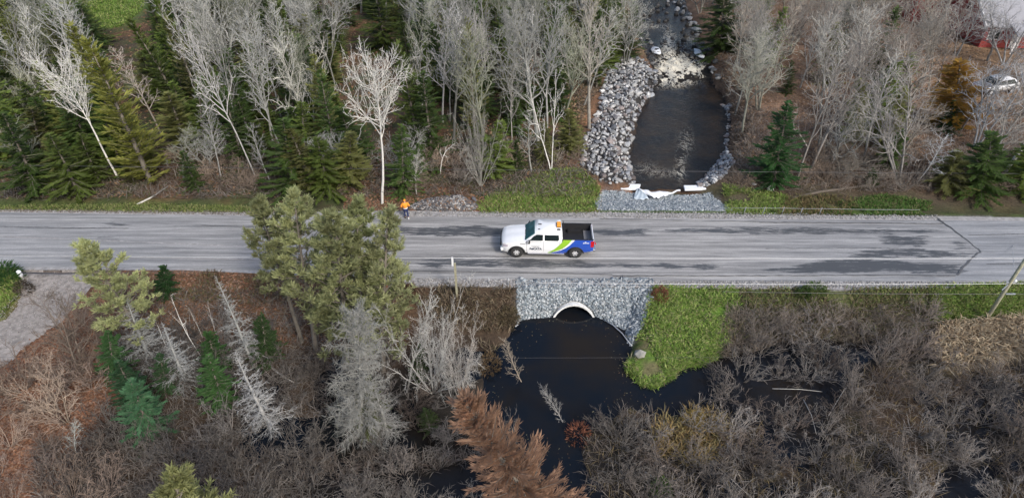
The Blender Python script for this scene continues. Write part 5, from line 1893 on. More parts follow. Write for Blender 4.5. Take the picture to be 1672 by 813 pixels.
# ------------------------------------------------------------------ trees one can point at (foot, tip in the photograph)
HAND = [
    # north of the road
    ('birch', (193, 291), (92, 66), 100, (.72, .70, .65), 'bright white birch leaning left over green conifers at the far left', 0),
    ('birch', (624, 332), (606, 54), 126, (.68, .66, .61), 'tall bright white birch with a wide crown standing alone by the road worker', 0),
    ('twin', (900, 277), (903, 100), 96, BIRCH, 'twin stemmed white birch beside the grass verge left of the stream', None),
    ('slimbirch', (851, 142), (868, 14), 46, BIRCH, 'slim white birch deep in the grey wood left of the stream', None),
    ('crooked', (720, 285), (716, 205), 62, BIRCH, 'small crooked white birch with drooping arms behind the gravel heap', None),
    ('hard', (962, 210), (975, -30), 128, (.44, .41, .36), 'big spreading grey tree with dark trunk at the upper rock bank', None),
    ('spread', (512, 222), (486, 46), 110, (.46, .45, .40), 'wide grey tree with straight fanned limbs left of the tall white birch', None),
    ('hard', (417, 288), (300, 14), 92, (.45, .44, .42), 'tall leaning grey tree over the dark conifers right of the leaning birch', None),
    ('hard', (392, 190), (328, 2), 86, (.45, .44, .41), 'grey tree leaning left behind the tall leaning grey one', None),
    ('slim', (360, 288), (316, 150), 48, PALE, 'short silver stem leaning at the forest edge below the leaning grey tree', None),
    ('slim', (443, 300), (412, 205), 46, PALE, 'short pale tree at the forest edge left of the pine tops', None),
    ('slim', (262, 217), (206, 72), 62, (.40, .35, .31), 'thin brownish bare tree leaning over the dark hollow', None),
    ('slim', (88, 190), (52, 8), 44, PALE, 'thin pale tree rising behind the crown of the leaning birch', None),
    ('spread', (50, 205), (28, 110), 60, (.36, .36, .28), 'low grey green bare tree in the left conifers', None),
    ('slim', (723, 200), (709, 8), 76, (.45, .44, .43), 'tall straight grey tree with two trunks near it right of the white birch', None),
    ('slim', (735, 198), (735, 20), 60, (.43, .42, .40), 'straight grey tree standing closest to the two trunk grey tree', None),
    ('hard', (688, 226), (668, 42), 72, (.44, .43, .40), 'grey tree just right of the wide white birch crown', None),
    ('slim', (680, 318), (668, 250), 44, (.42, .41, .37), 'low arching grey sapling at the left end of the gravel heap', None),
    ('fan', (785, 304), (778, 152), 108, (.40, .385, .345), 'broad grey brush of many stems at the right end of the gravel heap', 0),
    ('hard', (800, 184), (791, 22), 74, (.42, .40, .38), 'upright grey tree behind the broad brush of many stems', None),
    ('hard', (836, 232), (834, 74), 64, (.40, .38, .34), 'grey brown tree filling the gap between brush and twin birch', None),
    ('cedar', (776, 214), (763, 28), 46, OLIVE, 'tall narrow olive conifer among grey trunks right of the white birch', None),
    ('cedar', (247, 298), (142, 62), 84, (.36, .37, .09), 'tall yellow green conifer leaning beside the leaning white birch', 0),
    ('cedar', (200, 236), (126, 36), 70, (.33, .34, .09), 'yellow green conifer behind the tall leaning yellow green one', 1),
    ('spruce', (60, 312), (10, 178), 92, DARKG, 'dark green spruce at the forest edge in the far left corner', None),
    ('spruce', (128, 316), (82, 212), 84, MIDG, 'mid green spruce at the forest edge left of the white birch foot', None),
    ('spruce', (20, 250), (-30, 90), 90, MIDG, 'green spruce cut by the left picture edge above the dark spruce', None),
    ('spruce', (150, 250), (102, 140), 80, DARKG, 'dark spruce half behind the leaning birch trunk', None),
    ('spruce', (480, 312), (462, 192), 96, DARKG, 'dark bushy spruce at the forest edge above the pine tops', 0),
    ('spruce', (536, 315), (518, 222), 84, MIDG, 'green bushy spruce at the forest edge left of the tall birch trunk', 1),
    ('cedar', (575, 300), (560, 214), 70, OLIVE, 'olive bushy conifer pressed against the tall birch trunk', None),
    ('spruce', (660, 315), (656, 206), 66, DARKG, 'dark green spruce just right of the tall birch trunk', 2),
    ('spruce', (630, 80), (618, -20), 86, MIDG, 'green spruce at the top edge behind the wide birch crown', None),
    ('spruce', (780, 200), (776, 96), 54, DARKG, 'dark spruce tucked behind the narrow olive conifer', None),
    ('spruce', (890, 262), (886, 196), 44, OLIVE, 'small olive conifer behind the foot of the twin birch', None),
    ('spruce', (1178, 84), (1184, -30), 92, (.07, .11, .03), 'bright green conifer at the head of the stream', None),
    ('spruce', (1262, 300), (1287, 164), 92, (.05, .125, .038), 'dense dark green spruce standing alone right of the stream pool', 1),
    ('cedar', (1392, 234), (1404, 128), 48, OLIVE, 'narrow olive conifer among bare trees right of the dark spruce', None),
    ('cedar', (1430, 130), (1440, 76), 38, (.11, .15, .03), 'small bright green conifer deep in the right hand wood', None),
    ('hard', (1302, 292), (1348, 30), 122, (.36, .33, .30), 'tall brown grey tree with clustered trunks right of the dark spruce', None),
    ('hard', (1322, 280), (1392, 60), 96, (.36, .33, .30), 'brown grey tree close on the right of the clustered trunks', None),
    ('hard', (1212, 215), (1205, 52), 128, (.33, .33, .27), 'wide grey green tree leaning over the right bank of the stream', None),
    ('spread', (1238, 180), (1252, 50), 110, (.34, .33, .27), 'spreading grey green tree behind the dark spruce', None),
    ('spread', (1466, 294), (1452, 116), 116, (.34, .32, .30), 'wide grey tree with crooked foot above the fallen log', None),
    ('slim', (1484, 120), (1520, 18), 64, (.25, .22, .19), 'dark trunked bare tree in the tan clearing', None),
    ('slim', (1568, 214), (1650, 70), 70, (.20, .18, .165), 'dark leaning tree in front of the white car', None),
    ('slim', (1530, 150), (1572, 40), 56, (.22, .19, .17), 'thin dark tree leaning right beside the orange tree', None),
    ('spread', (1592, 242), (1654, 104), 110, (.50, .51, .52), 'silver tree with curling branches beside the white car', None),
    ('slim', (1497, 297), (1541, 212), 66, (.55, .56, .56), 'small silver tree leaning right at the verge', None),
    ('cedar', (1556, 206), (1566, 100), 86, (.42, .25, .05), 'orange and mustard leaved tree in the tan clearing', None),
    ('spruce', (1546, 214), (1560, 162), 40, (.04, .085, .03), 'small green conifer at the foot of the orange tree', None),
    ('spruce', (1600, 316), (1628, 214), 96, DARKG, 'dark spruce at the right verge behind the pale leaning pole', 0),
    ('spruce', (1545, 308), (1560, 240), 72, OLIVE, 'olive conifer at the right verge beside the small silver tree', None),
    ('spruce', (1668, 316), (1700, 222), 84, MIDG, 'green conifer at the right picture edge behind the pale pole', None),
    ('spruce', (1424, 300), (1428, 272), 24, (.05, .10, .025), 'tiny green conifer above the fallen log', None),
    ('hard', (1600, 60), (1622, -60), 100, (.44, .43, .42), 'bare grey tree in front of the red house roof', None),
    ('spread', (1560, 92), (1592, -24), 96, (.40, .385, .36), 'bare grey tree in front of the left end of the red house', None),
    ('slim', (1612, 100), (1640, 2), 84, (.42, .41, .40), 'thin grey tree before the middle of the red house', None),
    ('spread', (1690, 130), (1716, 8), 120, (.44, .43, .42), 'bare grey tree at the right picture edge below the red house', None),
    ('spread', (1672, 190), (1700, 82), 92, (.45, .45, .44), 'bare grey tree at the right picture edge below the white car', None),
    ('hard', (1022, 40), (1012, -70), 100, (.36, .34, .30), 'grey tree overhanging the left side of the upper stream', None),
    ('spread', (1142, 22), (1136, -70), 90, (.33, .31, .27), 'grey tree overhanging the right side of the upper stream', None),
    ('spread', (1640, 108), (1672, -10), 110, (.46, .45, .44), 'pale bare tree covering the front of the red house', None),
    # south of the road
    ('pine', (256, 585), (136, 380), 104, PINEG, 'stout green pine leaning over the road beside the driveway', 1),
    ('pine', (493, 558), (418, 322), 96, PINEG, 'slim pine with a long bare pale trunk, leftmost of the pine group', 2),
    ('pine', (516, 572), (476, 314), 110, PINEG, 'slim pine with a grey trunk second in the pine group', 2),
    ('pine', (566, 600), (556, 330), 152, PINEG, 'broad dense pine in the middle of the roadside pine group', 0),
    ('pine', (626, 606), (618, 346), 116, (.335, .35, .185), 'broad pine at the right end of the roadside pine group', 0),
    ('pine', (596, 590), (586, 336), 124, (.32, .35, .165), 'tall pine wedged between the two broad pines', 0),
    ('fuzzy', (594, 716), (578, 496), 104, (.33, .33, .305), 'tall fuzzy grey dead conifer below the pine group', 0),
    ('deadspruce', (634, 714), (622, 630), 64, (.40, .395, .37), 'short grey dead conifer beside the tall fuzzy one', 0),
    ('spruce', (606, 706), (600, 612), 66, (.11, .13, .04), 'yellow green young conifer at the foot of the fuzzy dead conifer', None),
    ('deadspruce', (446, 706), (382, 572), 84, (.42, .42, .41), 'silver dead spruce leaning left above the dark pool', 1),
    ('deadspruce', (414, 596), (356, 448), 62, (.38, .385, .37), 'thin grey dead spruce leaning left beside the green bush', 0),
    ('deadspruce', (252, 598), (204, 486), 86, (.40, .405, .39), 'grey dead spruce below the stout roadside pine', 1),
    ('deadspruce', (306, 630), (262, 530), 76, (.38, .385, .37), 'grey dead spruce with drooping twigs among green spruces', 0),
    ('snag', (330, 584), (260, 472), 40, (.80, .78, .72), 'bent white snag with broken limbs in the left thicket', None),
    ('snag', (276, 584), (254, 508), 26, (.80, .78, .73), 'short forked white snag beside the grey dead spruce', None),
    ('snag', (331, 552), (304, 488), 16, (.74, .72, .66), 'thin white pole snag beside the bent white snag', None),
    ('snag', (358, 560), (332, 482), 16, (.76, .74, .70), 'thin white pole snag right of the other thin one', None),
    ('spruce', (190, 612), (168, 538), 62, (.06, .135, .045), 'dark green spruce under the stout pine, near the red litter', 2),
    ('spruce', (226, 662), (194, 586), 66, (.065, .145, .065), 'green spruce between the dark one and the blue green one', 0),
    ('spruce', (246, 708), (212, 616), 80, BLUEG, 'blue green spruce with a pale tip in the left thicket', 1),
    ('spruce', (276, 636), (254, 574), 50, (.06, .12, .05), 'small dark spruce in the middle of the left thicket', 2),
    ('spruce', (358, 606), (334, 540), 56, (.07, .155, .045), 'green spruce above the round one in the left thicket', 0),
    ('spruce', (366, 662), (338, 576), 66, (.07, .15, .045), 'round green spruce left of the silver dead spruce', 1),
    ('spruce', (438, 590), (426, 514), 58, (.055, .10, .032), 'bushy green young conifer left of the pine trunks', 2),
    ('spruce', (274, 478), (268, 430), 40, (.04, .105, .028), 'small bright green conifer at the road edge beside the pine', 0),
    ('fan', (708, 640), (708, 490), 200, (.47, .46, .43), 'large silver grey brush radiating in front of the white topped post', 0),
    ('fan', (752, 650), (756, 530), 150, (.40, .375, .34), 'silver grey brush leaning over the left shore of the pond', 1),
    ('slim', (664, 640), (690, 490), 70, (.36, .355, .33), 'bare grey tree rising through the large silver brush', 0),
    ('spruce', (690, 616), (684, 560), 40, (.07, .12, .03), 'small green conifer left of the silver brush', 1),
    ('spruce', (704, 706), (694, 664), 34, (.11, .16, .06), 'small pale green conifer left of the brown conifer tip', 0),
    ('rust', (900, 865), (738, 656), 150, (.47, .295, .195), 'large rusty brown conifer leaning left beside the black channel', 0),
    ('pine', (330, 985), (317, 778), 170, (.29, .30, .13), 'yellow green pine top poking up at the bottom edge', 0),
    ('spread', (134, 608), (72, 478), 104, (.24, .195, .16), 'dark bare tree with spread limbs on the red litter by the driveway', 0),
    ('spread', (110, 690), (24, 596), 96, (.34, .27, .21), 'pale brown bare tree on the red litter at the left edge', 1),
    ('slim', (125, 742), (110, 690), 34, (.46, .48, .44), 'small grey green twisted snag below the pale brown tree', None),
    ('slim', (926, 702), (886, 622), 36, (.34, .33, .31), 'bare sapling standing alone in the black pond', 0),
    ('slim', (862, 640), (820, 560), 40, (.33, .28, .22), 'thin bare shrub tree on the left shore of the pond', 1),
]
for kind, b, t, w, col, lab, var in HAND:
    grp = 'roadside pines' if kind == 'pine' and b[1] < 620 else None
    if kind in ('hard', 'slim', 'spread', 'fan') and grp is None: grp = 'bare grey trees'
    if kind == 'spruce': grp = 'green conifers'
    if kind == 'deadspruce': grp = 'dead grey spruces'
    plant(kind, b, t, w, col, lab, grp, var)

# ------------------------------------------------------------------ the rest of the wood, each tree named from what it stands by
LM = [('the leaning white birch', gpt(193, 291)), ('the tall white birch', gpt(624, 332)), ('the twin white birch', gpt(900, 277)), ('the slim white birch', gpt(851, 142)), ('the gravel heap', gpt(725, 340)),
      ('the narrow olive conifer', gpt(776, 214)), ('the dark hollow', gpt(196, 160)), ('the upper rock bank', gpt(990, 130)), ('the wide fan limbed tree', gpt(512, 222)), ('the tall leaning grey tree', gpt(417, 288)),
      ('the dark lone spruce', gpt(1262, 300)), ('the clustered trunks', gpt(1302, 292)), ('the fallen log', gpt(1400, 306)), ('the orange tree', gpt(1556, 206)), ('the white car', gpt(1622, 148)), ('the red house', gpt(1600, 80)),
      ('the rapids', gpt(1165, 120)), ('the grass clearing', gpt(190, 40)), ('the far bright conifer', gpt(1178, 84)), ('the top edge spruce', gpt(630, 80)), ('the pale leaning pole', gpt(1630, 296)), ('the stream head', gpt(1040, 5))]


def side_of(p, q):
    dx, dy = p.x - q.x, p.y - q.y
    if abs(dx) > abs(dy): return 'right of' if dx > 0 else 'left of'
    return 'behind' if dy > 0 else 'in front of'


def autolabel(items, lms, noun):
    """items: (object, descriptor, position): 'grey bare tree, second one behind the tall white birch'"""
    buckets = {}
    for o, desc, p in items:
        n, q = min(lms, key=lambda a: (a[1] - p).length)
        buckets.setdefault((desc, n, side_of(p, q)), []).append(((q - p).length, o))
    for (desc, n, s), lst in buckets.items():
        lst.sort(key=lambda a: a[0])
        for i, (_, o) in enumerate(lst):
            if len(lst) == 1: o['label'] = f'{desc} {s} {n}'
            elif i < 20: o['label'] = f'{desc}, {ORD[i]} one {s} {n}'
            else: o['label'] = f'{desc} standing well {s} {n}, past the twentieth'


KEEP = [[(955, 350), (1200, 350), (1195, 150), (1172, 60), (1135, -20), (1035, -20), (1050, 70), (1062, 110), (1000, 105), (975, 160), (940, 270)],
        [(150, -30), (245, -30), (238, 22), (215, 90), (170, 90), (150, 40)], [(1590, 112), (1655, 112), (1655, 160), (1590, 160)], [(590, 190), (640, 190), (640, 340), (590, 340)],
        [(770, 350), (975, 350), (960, 280), (905, 285), (860, 300), (800, 320)], [(165, 100), (235, 100), (245, 165), (190, 165)], [(1530, 90), (1600, 90), (1600, 215), (1530, 215)], [(1200, 290), (1672, 312), (1672, 350), (1200, 350)],
        [(1240, 160), (1312, 160), (1312, 300), (1220, 300)], [(560, 50), (660, 50), (660, 180), (560, 180)]]
KEEP += [[(1584, 18), (1680, 18), (1680, 76), (1584, 76)], [(1590, 112), (1660, 112), (1660, 166), (1590, 166)]]
KEEP = [np.array(k, float) for k in KEEP]
fill = []
r2 = random.Random(11)
yy = 39.5
placed = [(p.x, p.y) for _, _, p, _ in TREES]
while yy < 104:
    xx = -72.0
    stp = 2.35 + .030 * (yy - 39)
    while xx < 76:
        x, y = xx + r2.uniform(-1, 1), yy + r2.uniform(-1, 1)
        xx += stp
        z = float(terr(x, y))
        u, v = (float(a) for a in project(x, y, z))
        dn = y - float(sh_n(x))
        if dn < 4.2 or u < -45 or u > 1715 or v < -28: continue
        if v > 300 and r2.random() < .5: continue
        if min((x - a) ** 2 + (y - b) ** 2 for a, b in placed) < 1.5 ** 2: continue
        right = u > 1190
        if right and r2.random() < .12: continue
        edge = dn < 7
        k = r2.random()
        if u < 250:
            kind = 'spruce' if k < .42 else 'cedar' if k < .68 else 'slim' if k < .82 else 'spread' if k < .92 else 'hard'
            if u < 170 and v < 140 and kind in ('hard', 'slim') and r2.random() < .6: kind = 'spruce'
        elif u < 620: kind = ('spruce' if k < .45 else 'slim' if k < .75 else 'spread') if edge else ('hard' if k < .44 else 'slim' if k < .60 else 'spruce' if k < .86 else 'cedar')
        elif u < 1000: kind = ('slim' if k < .4 else 'spread' if k < .7 else 'spruce') if edge else ('hard' if k < .38 else 'slim' if k < .58 else 'spruce' if k < .82 else 'cedar')
        else: kind = 'hard' if k < .42 else 'spread' if k < .66 else 'slim' if k < .90 else 'spruce'
        H = {'hard': r2.uniform(8.5, 11.5), 'slim': r2.uniform(7.5, 10.5), 'spread': r2.uniform(5.5, 8), 'spruce': r2.uniform(4.5, 8), 'cedar': r2.uniform(6, 9.5)}[kind]
        if edge: H *= .52
        if right and kind != 'spruce': H *= .84
        ok = True
        for f in (0, .3, .6, .8, .95):
            uu, vv = project(x, y, z + H * f)
            if any(inside(q, np.array([uu]), np.array([vv]))[0] for q in KEEP): ok = False
        if not ok: continue
        ax = Vector((r2.gauss(0, .09), r2.gauss(0, .06), 1)).normalized() * H
        if kind in ('hard', 'slim', 'spread'):
            if right: col, d = r2.choice([((.30, .27, .235), 'brownish bare tree'), ((.34, .33, .30), 'grey bare tree'), ((.27, .24, .20), 'dull brown bare tree')])
            else: col, d = r2.choice([((.36, .36, .335), 'pale grey bare tree'), ((.29, .29, .265), 'grey bare tree'), ((.26, .27, .205), 'greenish grey bare tree')])
        else:
            col, d = r2.choice([(DARKG, 'dark green conifer'), (MIDG, 'mid green conifer'), (MIDG, 'mid green conifer'), (OLIVE, 'olive green conifer'), ((.27, .30, .085), 'yellowish green conifer')] if u < 260 else [(DARKG, 'dark green conifer'), (DARKG, 'dark green conifer'), (MIDG, 'mid green conifer'), (OLIVE, 'olive green conifer')])
        w = {'hard': r2.uniform(4.6, 6.4), 'slim': r2.uniform(3.0, 4.4), 'spread': r2.uniform(4.5, 6.5), 'spruce': r2.uniform(2.8, 4.2), 'cedar': r2.uniform(2, 3)}[kind]
        o = put_tree(kind, Vector((x, y, z)), ax, w, col, 'x', 'trees of the roadside wood')
        placed.append((x, y))
        fill.append((o, ('short ' if H < 5 else 'tall ' if H > 9.5 else '') + d, Vector((x, y, z))))
    yy += stp * .95
# young conifers growing under the bare trees
yy = 40.5
while yy < 92:
    xx = -70.0
    while xx < 34:
        x, y = xx + r2.uniform(-1.1, 1.1), yy + r2.uniform(-1.1, 1.1)
        xx += (2.3 if xx < -8 else 2.8) + .03 * (yy - 40)
        z = float(terr(x, y))
        u, v = (float(a) for a in project(x, y, z))
        if y - float(sh_n(x)) < 3.6 or u < -60 or u > 1480 or (u > 960 and r2.random() < .8): continue
        H = r2.uniform(2.4, 5.4)
        if r2.random() < .12: continue
        if any(inside(q, np.array([a]), np.array([b]))[0] for q in KEEP for a, b in (project(x, y, z + H * f) for f in (0, .5, .95))): continue
        if min((x - a) ** 2 + (y - b) ** 2 for a, b in placed) < 1.1 ** 2: continue
        kind = 'spruce' if r2.random() < .65 else 'cedar'
        col, d = r2.choice([(DARKG, 'dark green young conifer'), (MIDG, 'mid green young conifer'), (OLIVE, 'olive young conifer')] + ([((.27, .30, .085), 'yellowish young conifer')] if u < 300 else []))
        o = put_tree(kind, Vector((x, y, z)), Vector((r2.gauss(0, .05), r2.gauss(0, .05), 1)) * H, H * r2.uniform(.5, .8), col, 'x', 'young conifers of the roadside wood')
        placed.append((x, y))
        fill.append((o, d, Vector((x, y, z))))
    yy += 2.9
for k in range(16):                                                # unseen trees added upstream so the water mirrors them, not bright sky
    x, y = r2.uniform(9, 36), r2.uniform(101, 116)
    kind = r2.choice(['hard', 'spruce', 'hard', 'slim'])
    o = put_tree(kind, Vector((x, y, float(terr(x, y)))), Vector((0, 0, r2.uniform(8, 11))), 4.6, DARKG if kind == 'spruce' else (.30, .29, .25), 'x', 'trees of the roadside wood')
    fill.append((o, 'unseen upstream dark conifer' if kind == 'spruce' else 'unseen upstream grey bare tree', Vector((x, y, 0))))
autolabel(fill, LM, 'tree')
print('FILL', len(fill))

# ------------------------------------------------------------------ shrubs and leafy bushes
sh = []


def put_shrub(p, s, col, desc, group, lean=.12, mesh=None):
    o = link('shrub' if mesh is None else 'leafy_bush', mesh or r2.choice(SHRUBS)[0])
    o.location = p
    o.rotation_euler = (r2.gauss(0, lean), r2.gauss(0, lean), r2.uniform(0, 6.28))
    o.scale = (s * r2.uniform(.85, 1.3), s * r2.uniform(.85, 1.3), s * r2.uniform(.8, 1.15))
    o.color = (*col, 1)
    tag(o, 'x', 'shrub' if mesh is None else 'bush', group)
    sh.append((o, desc, Vector(p)))
    return o


LMS = [('the culvert', gpt(937, 518)), ('the lone pond sapling', gpt(926, 702)), ('the brown conifer', gpt(880, 813)), ('the grass bank tip', gpt(1040, 640)), ('the silver dead spruce', gpt(440, 700)), ('the fuzzy dead conifer', gpt(590, 700)),
       ('the blue green spruce', gpt(246, 700)), ('the pine top at the bottom', gpt(330, 813)), ('the leaning utility pole', gpt(1606, 527)), ('the right hand pool', gpt(1300, 650)), ('the dry reeds', gpt(1600, 570)), ('the yellow grass tuft', gpt(1140, 700)),
       ('the bent white stick', gpt(1530, 790)), ('the small lower pool', gpt(1570, 785)), ('the long pool shore', gpt(1200, 600)), ('the red litter', gpt(60, 640)), ('the driveway', gpt(60, 560)), ('the small dark pool', gpt(500, 715)), ('the white topped post', gpt(745, 480)),
       ('the red dry bush', gpt(940, 716)), ('the bent white snag', gpt(330, 584)), ('the large silver brush', gpt(712, 632)), ('the right verge', gpt(1400, 500)), ('the bottom right corner', gpt(1672, 813)), ('the bottom edge pool', gpt(730, 800)),
       ('the grass bank', gpt(1150, 560))]
CLEAR_S = [P_POND] + [poly([tuple(a) for a in q], POND_Z) for q in ([(1085, 645), (1110, 620), (1140, 605), (1125, 640), (1100, 665)], [(1285, 660), (1330, 625), (1345, 640), (1310, 690)], [(460, 700), (560, 696), (580, 725), (480, 728)],
           [(700, 800), (740, 770), (775, 765), (795, 820), (700, 830)], [(1540, 782), (1560, 766), (1605, 778), (1600, 813), (1540, 820)])]
yy = 13.0
while yy < 27.5:
    xx = -27.0
    while xx < 30:
        x, y = xx + r2.uniform(-.6, .6), yy + r2.uniform(-.6, .6)
        xx += 1.8
        ds = float(sh_s(x)) - y
        z = float(terr(x, y))
        u, v = (float(a) for a in project(x, y, z))
        if ds < (1.5 if u > 1205 and u < 1540 else 2.6) or u < -90 or u > 1760 or v > 960: continue
        if any(sdist(P, np.array([x]), np.array([y]))[0] < (.75 if P is P_POND else .25) for P in CLEAR_S): continue
        if sdist(P_GRASS_S, np.array([x]), np.array([y]))[0] < .9 or sdist(P_GRAVEL_S, np.array([x]), np.array([y]))[0] < 1.2: continue
        if sdist(P_DRIVE, np.array([x]), np.array([y]))[0] < 1.0 or u < 60 and v < 560: continue
        if inside(np.array([(1530, 505), (1690, 500), (1690, 560), (1600, 600), (1520, 590)], float), np.array([u]), np.array([v]))[0]: continue
        lit = sdist(P_LITTER, np.array([x]), np.array([y]))[0] < .5
        if lit and r2.random() < .08: continue
        if 160 < u < 640 and v < 690 and r2.random() < .30: continue
        if z < POND_Z - .35 and r2.random() < .22: continue
        if u > 640 and u < 830 and v < 640 and r2.random() < .35: continue
        if lit or (u < 180): col, d = r2.choice([((.24, .185, .15), 'light brown bare shrub'), ((.20, .16, .13), 'brown bare shrub'), ((.27, .205, .16), 'tan bare shrub')])
        elif u < 620: col, d = r2.choice([((.125, .112, .10), 'dark grey bare shrub'), ((.11, .095, .082), 'dark brown bare shrub'), ((.17, .155, .14), 'grey bare shrub')])
        else: col, d = r2.choice([((.175, .153, .135), 'grey brown bare shrub'), ((.215, .195, .175), 'grey bare shrub'), ((.155, .125, .105), 'brown bare shrub')])
        s = r2.uniform(.62, 1.02) if v < 640 else r2.uniform(.55, .9)
        if v < 560: s *= .8
        if v < 540 and u > 1180: col, d = r2.choice([((.25, .215, .185), 'light brown bare shrub'), ((.21, .18, .155), 'brown bare shrub')])
        put_shrub((x, y, max(z, POND_Z - .25)), s, col, d, 'bare shrubs of the flooded thicket')
    yy += 1.5
# brush along the dark north bank
for k in range(105):
    u = r2.choice([r2.uniform(150, 620), r2.uniform(640, 960), r2.uniform(1190, 1672), r2.uniform(1190, 1672)])
    v = r2.uniform(255, 318 if u < 1190 else 312)
    if 770 < u < 975 and v > 275 or 600 < u < 640 or 1220 < u < 1300: continue
    p = gpt(u, v)
    col, d = r2.choice([((.20, .155, .12), 'dark brown bare shrub'), ((.27, .235, .20), 'grey brown bare shrub'), ((.33, .26, .20), 'tan bare shrub')])
    put_shrub(p, r2.uniform(.5, .95), col, d, 'bare shrubs of the north bank')
autolabel(sh, LM + LMS, 'shrub')
for (u, v, s, col, lab, m) in ((1077, 488, .9, (.22, .085, .055), 'dry red bush at the corner of gravel and grass bank', 0), (944, 716, 1.0, (.24, .10, .06), 'dry red bush on the right shore of the channel', 0),
                               (10, 466, 1.6, (.045, .10, .025), 'green bush at the left edge beside the driveway', 1), (40, 476, .9, (.09, .07, .05), 'brown dry bush beside the gate post', 0),
                               (1130, 690, .9, (.36, .27, .10), 'yellow dry bush in the flooded thicket', 1), (1472, 104, 1.6, (.36, .25, .06), 'yellow bush in the tan clearing', 1), (1078, 806, .9, (.08, .16, .03), 'green bush at the bottom edge right of the channel', 1),
                               (700, 690, .9, (.09, .13, .045), 'olive bush left of the brown conifer', 1), (800, 600, 1.0, (.16, .11, .06), 'brown dry bush on the left shore of the pond', 0), (830, 520, 1.0, (.13, .105, .06), 'brown dry bush at the left edge of the culvert gravel', 0),
                               (660, 480, 1.0, (.15, .09, .05), 'russet bush at the road edge below the pine group', 0), (1552, 128, 1.6, (.40, .16, .04), 'orange bush at the left of the orange tree', 0),
                               (1330, 478, .9, (.075, .12, .03), 'green bush on the right verge', 1), (1310, 482, .7, (.07, .13, .03), 'small green bush beside the other on the right verge', 1)):
    o = put_shrub(gpt(u, v), s, col, lab, None, .1, BUSHES[m])
    o['label'] = lab
print('SHRUBS', len(sh))

# ------------------------------------------------------------------ ground cover
def cover(name, px, n, L, Wd, cols, mat='blade', **kw):
    P = scatter(px, n)
    k = vnoise(P[:, 0], P[:, 1], .8, 71) > kw.pop('thin', 0.0) * NR.uniform(.6, 1.4, len(P))
    rag = kw.pop('ragged', None)
    if rag is not None: k &= sdist(rag, P[:, 0], P[:, 1]) + 1.5 * (fbm(P[:, 0], P[:, 1], .9, 81) - .38) < NR.normal(0, .15, len(P))
    k &= ~((P[:, 1] < 29) & (P[:, 2] < POND_Z - .06))
    k &= ~((P[:, 1] < sh_n(P[:, 0]) - .1) & (P[:, 1] > sh_s(P[:, 0]) + .1))
    return cloud(name, P[k], L, Wd, pick(k.sum(), *cols), M[mat], **kw)


GR = ((.20, .32, .06), (.27, .37, .085), (.36, .39, .15), (.13, .22, .045))
YG = ((.20, .25, .07), (.28, .27, .12), (.14, .19, .05))
cover('grass', [(1062, 468), (1222, 464), (1218, 505), (1186, 582), (1120, 606), (1092, 648), (1035, 643), (1012, 600), (1028, 562), (1050, 530)], 20250, 0.29, 0.050, GR, up=.75, spread=1.0, thin=.38, ragged=P_GRASS_S, wind=(.25, -.35))
cover('grass', [(770, 348), (975, 348), (980, 306), (950, 276), (905, 276), (850, 298), (800, 318)], 12150, 0.27, 0.050, GR + ((.2, .19, .07),), up=.75, spread=1.0, thin=.2, wind=(-.2, -.2))
cover('grass', [(1185, 350), (1290, 351), (1310, 332), (1280, 318), (1180, 300)], 5670, 0.26, 0.045, GR + YG, up=.75, spread=1.0, thin=.3)
cover('grass', [(1350, 352), (1530, 353), (1520, 330), (1440, 318), (1370, 328)], 5670, 0.26, 0.045, ((.075, .16, .03), (.10, .19, .04), (.2, .2, .09)), spread=.9, thin=.35)
cover('dry_grass', [(1270, 351), (1400, 352), (1390, 320), (1290, 322)], 1800, .4, .05, ((.24, .18, .09), (.18, .14, .07), (.14, .15, .05)), spread=1.0, thin=.3)
cover('grass', [(0, 347), (410, 352), (410, 338), (250, 333), (0, 337)], 6075, 0.21, 0.045, YG, spread=.9)
cover('grass', [(1520, 466), (1700, 462), (1700, 520), (1520, 530)], 9450, 0.29, 0.050, GR + YG, up=.75, spread=1.0)
cover('grass', [(1205, 472), (1530, 470), (1530, 520), (1200, 510)], 6750, 0.29, 0.045, YG + ((.2, .16, .09), (.15, .12, .07)), spread=.9, thin=.55)
cover('grass', [(0, 440), (34, 442), (36, 475), (0, 522)], 2430, 0.29, 0.054, YG + GR, spread=.9)
cover('grass', [(240, 440), (470, 446), (480, 500), (240, 490)], 5400, 0.27, 0.045, ((.18, .13, .08), (.14, .14, .06), (.22, .16, .11), (.12, .09, .07)), spread=1.0, thin=.45)
cover('grass', [(115, -20), (245, -20), (232, 18), (200, 44), (170, 48), (135, 24)], 8100, 0.32, 0.090, GR, spread=.9)
cover('dry_reeds', [(1535, 528), (1700, 518), (1700, 556), (1600, 592), (1525, 600), (1515, 560)], 4500, 1.0, .07, ((.44, .36, .25), (.54, .46, .33), (.32, .25, .17), (.40, .31, .21)), spread=.5, bend=.55, wind=(-.2, -.7))
cover('dry_grass', [(1095, 660), (1180, 680), (1190, 720), (1140, 760), (1070, 740), (1060, 700)], 1500, .55, .06, ((.34, .25, .11), (.28, .2, .09), (.36, .3, .14)), spread=1.0, wind=(.3, -.4))
cover('dry_grass', [(640, 466), (845, 470), (840, 560), (815, 590), (790, 570), (650, 480)], 3000, .45, .05, ((.20, .155, .11), (.15, .11, .075), (.26, .21, .14), (.12, .10, .06)), spread=1.0, thin=.45)
LEAFC = ((.21, .10, .055), (.25, .14, .085), (.16, .075, .045), (.22, .14, .10))
cover('leaf_litter', [(0, 590), (60, 548), (125, 498), (165, 470), (190, 560), (190, 640), (130, 720), (90, 830), (0, 830)], 14000, .13, .11, LEAFC, 'leaf', up=.25, spread=1.2, bend=.1)
